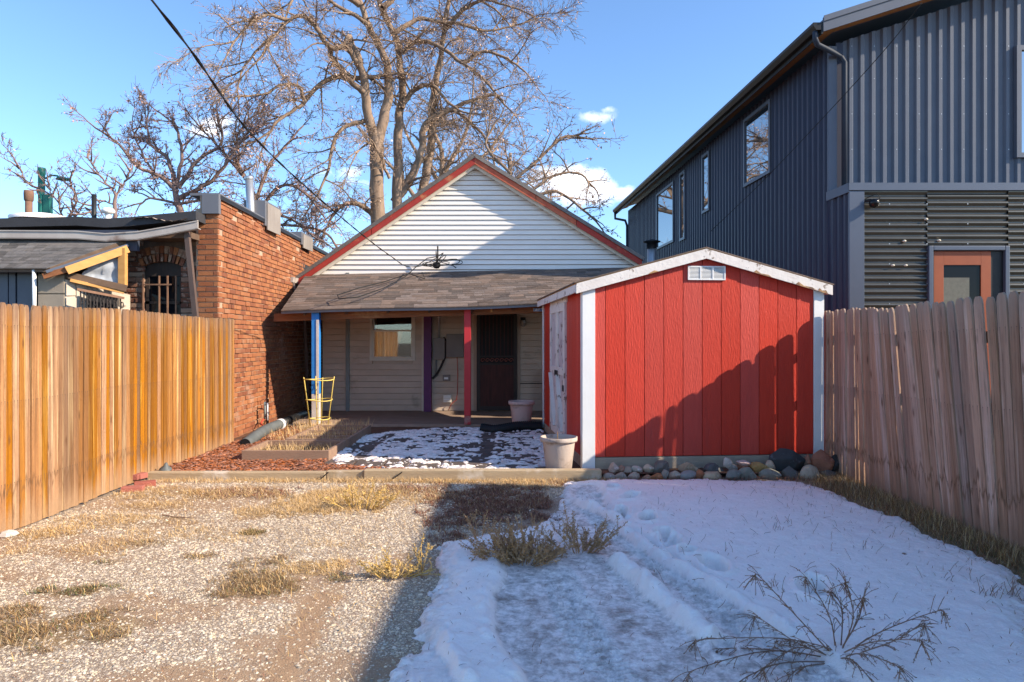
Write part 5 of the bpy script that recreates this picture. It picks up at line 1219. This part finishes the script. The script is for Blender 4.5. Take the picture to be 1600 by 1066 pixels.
for i, (zx, zy, w, h, col, ang_, lab) in enumerate(ROCKS):
    px, py = 920+zx/3.81, 680+zy/3.81; pw, ph = w/3.81, h/3.81
    back = zy < 228; Y = (7.50 if back else 7.36)+(px-930)/370*.08
    c = at(px, py, Y); rx, rzz = pw/2/F*Y*1.22, ph/2/F*Y*1.25; ry = min((rx+rzz)/2*.9, .085 if back else .10)
    ub = bmesh.new(); bmesh.ops.create_icosphere(ub, subdivisions=3, radius=1)
    sd = Vector((i*3.7, i*1.3, 5)); pl = [(Vector((R(-1, 1), R(-1, 1), R(-.6, 1))).normalized(), R(.52, .82)) for _ in range(int(6+ang_*9))]
    for v_ in ub.verts:
        d_ = v_.co.normalized(); q_ = d_*(1+.18*mnoise.noise(d_*1.3+sd)+.05*mnoise.noise(d_*4+sd)+.03*mnoise.noise(d_*9+sd))
        if True:
            for (nn, dd) in pl:
                e_ = q_.dot(nn)-dd
                if e_ > 0: q_ -= nn*e_*min(1, ang_+.45)
        v_.co = q_
    me = bpy.data.meshes.new('rock'); ub.to_mesh(me); ub.free()
    for v_ in me.vertices: v_.co = (v_.co.x*rx*1.06, v_.co.y*ry, v_.co.z*rzz*1.06)
    mm = mat('rock_%d' % i, (col[0]*1.08, col[1], col[2]*.88), (col[0]*.66, col[1]*.62, col[2]*.55), 9, .85, .6, 30, c3=tuple(min(1, x*1.35+.03) for x in col), s3=14, t3=.58)
    link('rock', me, mm, None, ang_ < .25, loc=c+Vector((0, 0, .012)), rot=(R(-.1, .1), R(-.12, .12), R(-.3, .3)), label=lab, cat='rock', group='rocks piled along the shed skid')

# ================================================================ GRAVEL, STRAW, LEAF LITTER
OCT = [(1, 0, 0), (0, 1, .1), (-.9, .1, 0), (.05, -1, 0), (.1, .05, .75), (0, 0, -.6)]
OF = [(0, 1, 4), (1, 2, 4), (2, 3, 4), (3, 0, 4)]
OCT = [(1, .2, 0), (.3, .95, 0), (-.75, .7, 0), (-.95, -.4, 0), (-.1, -1, 0), (.75, -.7, 0), (.35, .1, .75), (-.4, -.05, .7)]
OF = [(0, 1, 6), (1, 2, 6), (2, 7, 6), (2, 3, 7), (3, 4, 7), (4, 6, 7), (4, 5, 6), (5, 0, 6)]
GP = [(-3.95, 1.9), (-3.95, 7.35), (.9, 7.35), (.3, 6.3), (-.2, 5.0), (-.4, 3.9), (-.1, 1.9)]
X, Y = rand_in(GP, 190000); k = (rng.random(len(X)) < np.clip(1.35-Y/7.5, .35, 1)*(1-.88*dirt_field(X, Y))*(1-.55*patch_field(X, Y, ('straw', 'red', 'brown', 'green'))))&(X/Y > -.82); X, Y = X[k], Y[k]; n = len(X)
sz = np.clip(rng.gamma(6, .00095, n), .002, .016)*(.75+.09*Y); Z = front_z(X, Y)
m_stone = mat('gravel_stone', (.64, .53, .39), (.46, .36, .25), 20, .9, .3, 90, rnd=.42, island=True)
scatter('gravel', OCT, OF, np.stack([X, Y, Z-.001], 1), np.stack([sz, sz*rng.uniform(.6, 1, n), sz*rng.uniform(.5, .9, n)], 1), rng.uniform(0, 6.28, n), rng.normal(0, .2, n), m_stone, kind='stuff')
# blades: bent strip of 2 quads
BL = [(-.5, 0, 0), (.5, 0, 0), (-.35, .5, .12), (.35, .5, .12), (-.08, 1, .1), (.08, 1, .1)]; BLF = [(0, 1, 3, 2), (2, 3, 5, 4)]
def blades(name, X, Y, zf, ln, wd_, up, m_, seed=0, zo=0.):
    n = len(X); L_ = ln*rng.uniform(.45, 1.3, n)
    P = np.stack([X, Y, zf(X, Y)+.002+zo], 1); s_ = np.stack([np.full(n, wd_)*rng.uniform(.6, 1.4, n), L_, L_], 1)
    return scatter(name, BL, BLF, P, s_, rng.uniform(0, 6.28, n), np.clip(rng.normal(up, .35, n), -.1, 1.45), m_, kind='stuff')
def gather(kinds, N, lim=None):
    XX = []; YY = []
    for (px, py, rx, ry, k, dn) in PATCH:
        if k not in kinds: continue
        c = gnd(px, py); ax = rx/F*c.y; ay = ry*c.y*c.y/(H*F); m_ = int(N*dn*ax*ay)
        a = rng.uniform(0, 6.28, m_); r = np.sqrt(rng.random(m_))*1.3; x = c.x+ax*r*np.cos(a); y = c.y+ay*r*np.sin(a)
        kk = (.6*fbm(x*4.3, y*4.3, 17)+.4*fbm(x*16, y*16, 18) > .30+.24*r+rng.uniform(-.08, .10, m_)) & (y < 7.34) & (x > -3.93); XX.append(x[kk]); YY.append(y[kk])
    return np.concatenate(XX), np.concatenate(YY)
m_straw = mat('dry_straw', (.68, .47, .22), (.54, .34, .14), 9, .9, rnd=.35, island=True)
m_brown = mat('brown_grass', (.32, .19, .085), (.19, .11, .05), 9, .9, rnd=.4, island=True)
m_redgr = mat('red_brown_litter', (.30, .135, .08), (.17, .075, .05), 9, .9, rnd=.45, island=True)
m_greengr = mat('green_weed', (.12, .15, .05), (.08, .11, .04), 9, .9, rnd=.4, island=True)
x, y = gather(('straw',), 36000); blades('dry_grass', x, y, front_z, .06, .0024, .10, m_straw)
x, y = gather(('brown', 'green'), 85000); blades('matted_grass', x, y, front_z, .045, .0026, .22, m_brown)
x, y = gather(('brown', 'green', 'straw'), 22000); blades('matted_straw', x, y, front_z, .05, .0028, .3, m_straw)
x, y = gather(('green',), 60000); blades('green_grass', x, y, front_z, .03, .0038, .5, m_greengr)
x, y = gather(('brown',), 12000); blades('green_grass', x, y, front_z, .03, .003, .5, m_greengr)
x, y = gather(('red',), 30000); blades('leaf_litter', x, y, front_z, .036, .0045, .45, m_redgr)
x, y = gather(('red',), 2500); blades('litter_straw', x, y, front_z, .04, .0025, .35, m_straw)
x, y = rand_in(GP, 30000); k = fbm(x*1.5, y*1.5, 19) > rng.uniform(.35, .75, len(x)); k &= rng.random(len(x)) < np.clip((y-3)/3, .12, 1); blades('stray_straw', x[k], y[k], front_z, .06, .0022, .05, m_straw, zo=.006)
x, y = rand_in(GP, 5000); blades('stray_litter', x, y, front_z, .03, .0035, .2, m_redgr, zo=.004)
# dry grass strip along the right fence
n = 22000; y = rng.uniform(2.2, 7.45, n); wd2 = np.interp(y, [2.2, 4.3, 6, 7.3], [.22, .30, .42, .5]); x = 3.60-np.abs(rng.normal(0, .42, n))*wd2
blades('dry_grass', x, y, front_z, .085, .0032, .75, m_brown); k = rng.random(n) < .35; blades('straw_grass', x[k], y[k], front_z, .10, .003, .7, m_straw)
k = (y < 5.2) & (rng.random(n) < .25); blades('green_grass', x[k]-.1, y[k], front_z, .04, .003, .6, m_greengr)
n = 2600; y = rng.uniform(7.4, 7.36+.1, n); x = rng.uniform(.1, 3.5, n); 
x = rng.uniform(-3.8, 1.2, 4200); y = rng.uniform(7.2, 7.36, 4200); blades('timber_edge_grass', x, y, front_z, .05, .003, .6, m_straw)
x, y = rand_in([(-3.2, 8.2), (-2.25, 8.2), (-2.25, 8.95), (-3.2, 8.95)], 900); blades('bed_straw', x, y, lambda a, b: .11+0*a, .1, .004, .7, m_straw)
x, y = rand_in([(-3.0, 9.15), (-2.25, 9.15), (-2.25, 11.2), (-3.5, 11.2), (-3.5, 9.6)], 1500); blades('bed_straw', x, y, lambda a, b: .12+0*a, .12, .004, .9, m_straw)
blades('rock_litter', ROCKLIT[0], ROCKLIT[1], lambda a, b: .012+0*a, .045, .004, .4, m_redgr)
# specks and fallen bits on the snow
X, Y = rand_in(SNOW_POLY[:], 1500); k = (Y > 2.2)&(X < 3.5); X, Y = X[k], Y[k]
blades('snow_litter', X, Y, snow_top, .03, .003, .1, m_redgr, zo=.002)
X = rng.uniform(2.2, 3.5, 900); Y = rng.uniform(3, 7.3, 900); k = rng.random(900) < (X-2.2)/1.3; blades('snow_litter', X[k], Y[k], snow_top, .05, .003, .5, m_brown)

# ================================================================ WEEDS
def stem_pts(p, d, L_, n=8, droop=.0, wig=.1):
    pts = [Vector(p)]; d = Vector(d).normalized()
    for i in range(n):
        d = (d+Vector((R(-wig, wig), R(-wig, wig), R(-wig, wig)-droop))).normalized(); pts.append(pts[-1]+d*L_/n)
    return pts
m_weed = mat('dead_weed', (.52, .31, .15), (.34, .19, .085), 12, .9, rnd=.3, island=True)
m_weedd = mat('dead_weed_dark', (.30, .17, .11), (.2, .115, .075), 12, .9, rnd=.3, island=True)
m_gold = mat('golden_weed', (.62, .42, .14), (.5, .32, .1), 12, .9, rnd=.3, island=True)
def leafy(mb, pts, n, size, mbl):
    for _ in range(n):
        t = random.random()**.6*(len(pts)-1.01); i = int(t); q = pts[i].lerp(pts[i+1], t-i)
        d = Vector((R(-1, 1), R(-1, 1), R(-.6, .9))).normalized()*size*R(.5, 1.4); s = d.cross(Vector((R(-1, 1), R(-1, 1), R(-1, 1)))).normalized()*size*.16
        k = len(mbl.v); mbl.v += [tuple(q-s*.5), tuple(q+s*.5), tuple(q+d*.6+s+Vector((0, 0, -size*.1))), tuple(q+d), tuple(q+d*.6-s)]; mbl.f.append((k, k+1, k+2, k+3, k+4))
def weed(name, lab, base, spread, n, hmin, hmax, m_, leaf, lsize, upw=1.0, group=None, zf=None):
    t = thing(name, lab, 'weed', base, group); st = MB(); lf = MB()
    for i in range(n):
        a = R(0, 6.28); r = R(0, 1)**.6; b = Vector(base)+Vector((math.cos(a)*spread[0]*r*.6, math.sin(a)*spread[1]*r*.6, 0))
        d = Vector((math.cos(a)*r*.9, math.sin(a)*r*.6, upw*R(.5, 1.1))); L_ = R(hmin, hmax)
        pts = stem_pts(b, d, L_, 7, .02, .13); st.tube(pts, [.004*(1-j/9) for j in range(8)], 4); leafy(st, pts[2:], leaf, lsize, lf)
        for k in range(3):
            j = random.randint(2, 6); p2 = stem_pts(pts[j], (pts[j]-pts[j-1])+Vector((R(-.03, .03), R(-.03, .03), R(0, .02))), L_*.35, 4, 0, .15); st.tube(p2, .002, 3, False); leafy(st, p2, leaf//2, lsize, lf)
    st.build('stems', m_, t); lf.build('leaves', m_, t); return t
weed('dry_weed', 'large bushy tan weed rising from the snow edge mid yard', gnd(815, 884), (.30, .10), 120, .12, .30, m_weed, 26, .018, .75)
weed('dry_weed', 'smaller upright tan weed just right of the large bushy one', gnd(905, 868), (.16, .07), 30, .12, .33, m_weed, 24, .02)
weed('dry_weed', 'thin reddish tan weed spike at the left end of the bushy weeds', gnd(752, 848), (.05, .03), 6, .2, .3, m_weed, 24, .018)
weed('dry_weed', 'small golden dry weed on the gravel left of the shade edge', gnd(615, 902), (.22, .06), 26, .06, .2, m_gold, 18, .016, .6)
weed('dry_weed', 'single golden weed spike leaning right at the shade edge', gnd(660, 893), (.03, .02), 5, .16, .24, m_gold, 30, .014)
weed('dry_weed', 'golden straw tuft among the dry grass before the border timber', gnd(565, 795), (.34, .10), 40, .08, .26, m_gold, 10, .02)
# tall radiating weed in the bottom right corner
root = gnd(1308, 1032, .02); t = thing('dry_weed', 'tall brown sagebrush weed with drooping sprays radiating over the snow', 'weed', root); st = MB(); lf = MB()
tips = [(1187, 901, 0, .5), (1262, 905, .15, .38), (1300, 925, .1, .4), (1322, 912, .05, .45), (1348, 935, .0, .4), (1465, 955, .05, .42), (1440, 975, -.1, .36), (1432, 1000, -.2, .3), (1400, 1040, -.3, .2), (1101, 999, -.05, .28), (1090, 1045, -.25, .18), (1130, 1020, .1, .2), (1185, 965, .2, .3), (1200, 1040, -.2, .12), (1370, 1075, -.35, .2), (1225, 1070, -.3, .12), (1160, 1062, -.3, .1), (1240, 1000, .1, .25), (1420, 1055, -.2, .15)]
for (px, py, dy, zt_) in tips:
    tip = at(px, py, root.y+dy); tip = Vector((tip.x, tip.y, max(tip.z, .03)))
    mid = root.lerp(tip, R(.4, .6))+Vector((R(-.06, .06), R(-.06, .06), R(.0, .07))); pts = smooth_curve([root+Vector((R(-.02, .02), R(-.02, .02), 0)), mid, tip, tip+(tip-mid)*.12+Vector((0, 0, -.03))], 5)
    st.tube(pts, [.0036*(1-.75*j/len(pts)) for j in range(len(pts))], 5)
    for j in range(3, len(pts)-1):
        for _ in range(2):
            d = (pts[j+1]-pts[j]).normalized()+Vector((R(-.8, .8), R(-.8, .8), R(-.2, .6))); p2 = stem_pts(pts[j], d, R(.04, .11), 4, .16, .12); st.tube(p2, .0017, 3, False)
            leafy(st, p2, 4, .012, lf)
    leafy(st, pts[4:], 16, .013, lf)
st.build('stems', m_weedd, t); lf.build('leaves', mat('weed_leaf_brown', (.32, .19, .11), (.2, .115, .07), 9, .9, rnd=.35, island=True), t)
# thin stems standing in the snow
mb = MB()
for _ in range(260):
    x = R(.9, 3.4); y = R(3.0, 7.1)
    if random.random() > .2+.8*(x-.9)/2.5: continue
    z = float(snow_top(np.array([x]), np.array([y]))[0]); p2 = stem_pts((x, y, z), (R(-.7, .7), R(-.5, .5), R(.2, 1)), R(.03, .10), 4, .08, .3); mb.tube(p2, .0016, 3, False)
for (px, py, k) in ((1200+4, 928, 9), (1130, 872, 4), (1540, 940, 14), (1580, 935, 16), (1345, 868, 7), (1485, 915, 6), (1385, 845, 5), (1230, 825, 8), (1215, 835, 6)):
    b = gnd(px, py, .04)
    for _ in range(k): mb.tube(stem_pts(b+Vector((R(-.05, .05), R(-.05, .05), 0)), (R(-.6, .6), R(-.4, .4), 1), R(.05, .13), 4, .05, .25), .0018, 3, False)
mb.build('snow_stems', m_weedd, None, kind='stuff')
for (px, py, lab) in ((1412, 872, 'brown curled leaf lying alone on the snow near the weathered fence'), (720, 942, 'dark flat leaf on the snowy gravel')):
    c = gnd(px, py, .05)
    MB().lathe([(0, .04), (.025, .032), (.034, .01), (.02, 0)], (0, 0, 0), 7).build('dead_leaf', m_weedd, None, loc=c+Vector((0, 0, -.005)), rot=(.3, .5, 0), label=lab, cat='leaf') if px > 1000 else None
# stray stick
MB().tube(stem_pts(gnd(253, 806)+Vector((0, 0, .01)), (1, -.35, .0), .42, 6, 0, .12), [.006, .006, .005, .005, .004, .003, .002], 5).build('stick', m_weedd, None, label='dark crooked stick lying on the dry gravel at left', cat='stick')
c = gnd(24, 832); MB().lathe([(0, .05), (.05, .035), (.07, .01), (.05, -.01)], (0, 0, 0), 7).build('white_stone', mat('white_rock', (.6, .55, .5), (.45, .4, .35), 9, .9), None, loc=(c.x+.02, c.y-.1, .0), rot=(0, 0, .6), label='whitish lump of stone at the foot of the golden fence', cat='stone')

# ================================================================ TREES
class Twigs:
    def __init__(s): s.b = MB(); s.t = MB(); s.L = []
def grow(T, p, d, L_, r, lvl, droop, dens, leafn):
    n = 6 if lvl == 1 else (4 if lvl == 2 else 3); wig = (.22, .28, .32)[lvl-1]
    pts = [p]; d = d.normalized()
    for i in range(n):
        d = (d+Vector((R(-wig, wig), R(-wig, wig), R(-wig, wig)+.03-droop*i/n))).normalized(); pts.append(pts[-1]+d*L_/n)
    rad = [max(r*(1-.75*i/n), .0055) for i in range(n+1)]
    (T.b if lvl == 1 else T.t).tube(pts, rad, 5 if lvl == 1 else 3, False)
    if lvl < 3:
        k = int(L_/((.20, .115)[lvl-1])*dens)
        for _ in range(k):
            t = random.uniform(.12, 1)*(n-.01); i = int(t); q = pts[i].lerp(pts[i+1], t-i); dd = (pts[i+1]-pts[i]).normalized()
            nd = (dd*.75+Vector((R(-1, 1), R(-1, 1), R(-.6, .8)))*.85).normalized()
            grow(T, q, nd, L_*R(.28, .55), max(r*.42*(1-t/n*.5), .008), lvl+1, droop*1.1, dens, leafn)
    else:
        for _ in range(leafn):
            if random.random() < .55:
                q = pts[random.randint(1, n)]; T.L.append((q.x+R(-.05, .05), q.y+R(-.05, .05), q.z+R(-.08, .03)))
def tree(name, lab, Y, trunks, limbs, m_tr, m_tw, dens=1., droop=.12, leafn=1, leafs=.03, m_l=None, base=None, L1=(1.3, 3.0), scale=1., step=.42):
    t = thing(name, lab, 'tree', base); T = Twigs()
    def conv(pl, dy0, dy1, r0, r1):
        n = len(pl); P_ = [at(px, py, Y+dy0+(dy1-dy0)*i/(n-1)) for i, (px, py) in enumerate(pl)]; P_ = smooth_curve(P_, 4); k = len(P_)
        P_ = [q+Vector((R(-.03, .03), R(-.03, .03), R(-.02, .02))) for q in P_]
        return P_, [r0+(r1-r0)*(i/(k-1))**.8 for i in range(k)]
    for (pl, dy0, dy1, r0, r1, sub) in trunks:
        P_, rr = conv(pl, dy0, dy1, r0, r1)
        mb = MB().tube(P_, [q*(1+R(-.06, .06)) for q in rr], 14); mb.build('trunk', m_tr, t, True)
        if sub:
            acc = 0
            for i in range(int(len(P_)*.35), len(P_)-1):
                acc += (P_[i+1]-P_[i]).length
                while acc > step*2/sub:
                    acc -= step*2/sub; dd = (P_[i+1]-P_[i]).normalized(); grow(T, P_[i], dd*.3+Vector((R(-1, 1), R(-1, 1), R(-.3, .7))), R(*L1)*scale*.8, .035, 1, droop, dens, leafn)
    for (pl, dy0, dy1, r0, r1) in limbs:
        P_, rr = conv(pl, dy0, dy1, r0, r1); T.b.tube(P_, rr, 8, False); acc = 0
        for i in range(len(P_)-1):
            acc += (P_[i+1]-P_[i]).length
            while acc > step:
                acc -= step; dd = (P_[i+1]-P_[i]).normalized()
                grow(T, P_[i], dd*.7+Vector((R(-1, 1), R(-1, 1), R(-.5, .9))), R(*L1)*scale*(.6+.4*i/len(P_)), max(.03, rr[i]*.45), 1, droop, dens, leafn)
        grow(T, P_[-1], P_[-1]-P_[-2], L1[1]*scale*.7, rr[-1], 1, droop, dens, leafn)
    T.b.build('branches', m_tr, t, True); tw = T.t.build('twigs', m_tw, t, kind='stuff')
    if T.L:
        P = np.array(T.L); n = len(P); s_ = rng.uniform(.5, 1.4, (n, 1))*leafs*np.array([[1, 1, 1]])
        off = np.array(parent_loc(t)); o = scatter('dry_leaves', [(-.5, 0, 0), (.5, 0, 0), (.4, 1.0, .25), (-.35, 1.1, .2)], [(0, 1, 2, 3)], P-off, s_, rng.uniform(0, 6.28, n), rng.uniform(-2.2, .6, n), m_l or m_leaf, parent=t)
    return t
Z8 = lambda *a: [(300+x/2.5, y/2.5) for x, y in a]
TY = 24.0
tree('bare_tree', 'huge bare tree with several pale trunks and drooping twigs behind the house gable', TY,
  [(Z8((722, 930), (725, 860), (722, 700), (722, 600), (715, 520)), 0, 0, .27, .23, 0), (Z8((718, 540), (690, 470), (680, 370), (665, 280), (640, 200), (600, 170)), 0, -.4, .20, .10, .8),
   (Z8((722, 560), (745, 480), (765, 380), (768, 280), (740, 200), (690, 100), (655, 0), (640, -120)), 0, .6, .21, .08, 1.),
   (Z8((800, 900), (802, 790), (805, 600), (810, 450), (822, 350), (805, 200), (790, 130), (740, 40), (720, -80)), .6, 1.4, .21, .08, 1.1),
   (Z8((895, 800), (905, 720), (932, 600), (935, 500), (950, 340), (975, 200), (990, 80), (1010, -60)), 1.2, 2.2, .19, .07, 1.1)],
  [(Z8((790, 790), (850, 700), (895, 600), (905, 500), (960, 450), (1040, 420)), 1, 1.5, .19, .09),
   (Z8((680, 370), (640, 335), (580, 300), (500, 330), (440, 400), (400, 430), (340, 470), (300, 520)), -.2, -1.5, .12, .04),
   (Z8((665, 280), (610, 190), (540, 185), (500, 130), (440, 65), (380, 80), (320, 140), (270, 220)), -.2, -2, .13, .035),
   (Z8((540, 185), (550, 230), (620, 300), (680, 300)), -.4, -.1, .10, .08), (Z8((600, 180), (615, 140), (640, 230), (660, 270)), -.4, -.1, .10, .08),
   (Z8((690, 470), (620, 485), (570, 520), (545, 580), (532, 660), (500, 740), (470, 800)), 0, -.8, .09, .03),
   (Z8((818, 420), (870, 350), (940, 335), (1000, 400), (1060, 440)), .8, .2, .11, .035), (Z8((790, 130), (880, 75), (960, 85), (1040, 90), (1130, 120), (1220, 110), (1300, 90)), 1, 2.5, .10, .03),
   (Z8((820, 210), (880, 160), (960, 180), (1060, 250), (1130, 300), (1190, 370), (1230, 420)), 1, 0, .10, .03), (Z8((935, 480), (1010, 430), (1090, 480), (1160, 560), (1180, 640)), 1.6, 1, .09, .03),
   (Z8((710, 840), (650, 800), (600, 800), (560, 830), (520, 900)), 0, -.5, .11, .035), (Z8((655, 20), (560, -40), (450, -70), (380, 20)), .5, -1, .12, .04),
   (Z8((700, 110), (640, 60), (560, 20), (480, -60)), 0, -1, .10, .04), (Z8((745, 30), (850, -60), (960, -50), (1080, -20), (1180, 30)), 1, 2, .12, .04),
   (Z8((985, 120), (1060, 40), (1140, 0), (1220, 20)), 2, 1, .10, .04), (Z8((440, 400), (420, 340), (360, 330), (280, 370)), -1, -2, .07, .035), (Z8((380, 80), (300, 60), (220, 100), (150, 180)), -1.5, -3, .07, .03),
   (Z8((1060, 250), (1140, 200), (1230, 230), (1300, 280)), .5, .5, .08, .03), (Z8((770, 700), (740, 620), (700, 560), (640, 600)), 0, -1, .06, .03), (Z8((320, 140), (250, 200), (200, 270), (180, 350)), -1.8, -2.4, .05, .025)],
  m_bark, m_twig, 1.3, .24, 2, .033, m_leaf, base=(at(590, 500, TY).x, TY, 0), step=.34, L1=(1.0, 2.6))
tree('bare_tree', 'smaller bare tree whose twigs show over the right slope of the house roof', 20.5,
  [([(800, 420), (798, 330), (796, 240)], 0, .3, .12, .05, 2)], [([(798, 330), (830, 310), (870, 300), (905, 322), (930, 345)], 0, 0, .07, .03), ([(797, 290), (840, 250), (880, 215), (910, 215)], 0, .3, .06, .03), ([(797, 270), (760, 230), (770, 200)], 0, .2, .05, .03), ([(820, 312), (855, 280), (900, 270), (925, 290)], 0, .6, .05, .03)],
  m_bark, m_twig, 1.2, .1, 1, .05, m_leaf, base=(at(800, 500, 20.5).x, 20.5, 0), L1=(.7, 1.5), step=.26)
tree('bare_tree', 'spreading bare tree with brown tips behind the parapet cap of the brick building', 22.0,
  [([(292, 420), (282, 340), (272, 290)], 0, 0, .13, .09, 1)],
  [([(278, 300), (250, 275), (215, 260), (185, 225), (150, 200)], 0, -1, .08, .025), ([(274, 292), (262, 250), (235, 225), (230, 190)], 0, .5, .08, .03), ([(275, 290), (285, 240), (275, 200), (262, 185)], 0, 0, .07, .03),
   ([(278, 295), (310, 250), (345, 225), (340, 180)], 0, .5, .08, .03), ([(278, 310), (320, 290), (350, 260), (372, 225), (400, 205)], 0, -.5, .08, .03), ([(280, 320), (235, 310), (215, 325)], 0, 0, .05, .02), ([(280, 320), (330, 310), (345, 330)], 0, 0, .05, .02), ([(240, 270), (215, 225), (205, 195)], 0, .4, .04, .02)],
  m_twigd, m_twigd, 1.9, .05, 1, .05, m_leaf2, base=(at(292, 500, 22).x, 22, 0), L1=(.6, 1.35), step=.22)
tree('bare_tree', 'dark bare tree between the brick building and the big tree', 23.0,
  [([(420, 420), (405, 330), (370, 250)], 0, 0, .12, .06, 1.5)],
  [([(405, 330), (440, 290), (475, 300), (500, 330)], 0, 0, .07, .03), ([(400, 315), (420, 260), (450, 225), (470, 200)], 0, 1, .07, .03), ([(385, 280), (350, 240), (310, 195)], 0, -1, .06, .025), ([(410, 340), (450, 340), (490, 370)], 0, 0, .06, .03), ([(372, 250), (372, 210), (395, 180)], 0, 0, .05, .03), ([(420, 350), (500, 360), (530, 390)], 0, .5, .05, .03), ([(430, 380), (470, 380), (520, 350)], 0, .5, .05, .03)],
  m_twigd, m_twigd, 1.9, .06, 1, .05, m_leaf2, base=(at(420, 500, 23).x, 23, 0), L1=(.6, 1.35), step=.22)
tree('bare_tree', 'small thin bare tree showing above the flat roof beside the green lamp pole', 19.0,
  [([(182, 420), (181, 330), (180, 300)], 0, 0, .06, .04, 0)],
  [([(180, 300), (165, 285), (145, 258), (134, 242)], 0, 0, .03, .012), ([(181, 305), (195, 285), (205, 262)], 0, 0, .03, .012), ([(181, 320), (160, 315), (145, 325)], 0, 0, .02, .01), ([(100, 345), (92, 320), (80, 300), (75, 285)], 0, 0, .03, .012), ([(105, 345), (118, 320), (112, 290), (108, 278)], 0, 0, .03, .012), ([(110, 345), (130, 325), (150, 335)], 0, 0, .02, .01), ([(68, 298), (50, 290), (38, 278), (30, 260)], 0, 0, .03, .01)],
  m_twigd, m_twigd, 1.5, .05, 1, .035, m_leaf2, base=(at(182, 500, 19).x, 19, 0), L1=(.5, 1.0), step=.13)
tree('bare_tree', 'distant bare tree seen through the branches of the huge tree', 46.0,
  [([(690, 520), (692, 400), (688, 300)], 0, 0, .4, .25, 1)],
  [([(690, 360), (650, 310), (620, 270), (590, 240)], 0, -2, .22, .06), ([(688, 320), (720, 270), (760, 240), (790, 200)], 0, 2, .22, .06), ([(688, 305), (690, 240), (670, 180), (680, 120)], 0, 0, .22, .06), ([(690, 330), (740, 320), (780, 300), (820, 290)], 0, 1, .18, .05), ([(690, 290), (640, 220), (620, 160)], 0, 2, .18, .05), ([(690, 280), (730, 200), (740, 130)], 0, 0, .18, .05)],
  m_bark, m_twig, .8, .1, 1, .09, m_leaf, base=(at(690, 500, 46).x, 46, 0), L1=(2.0, 4.6), step=.8)
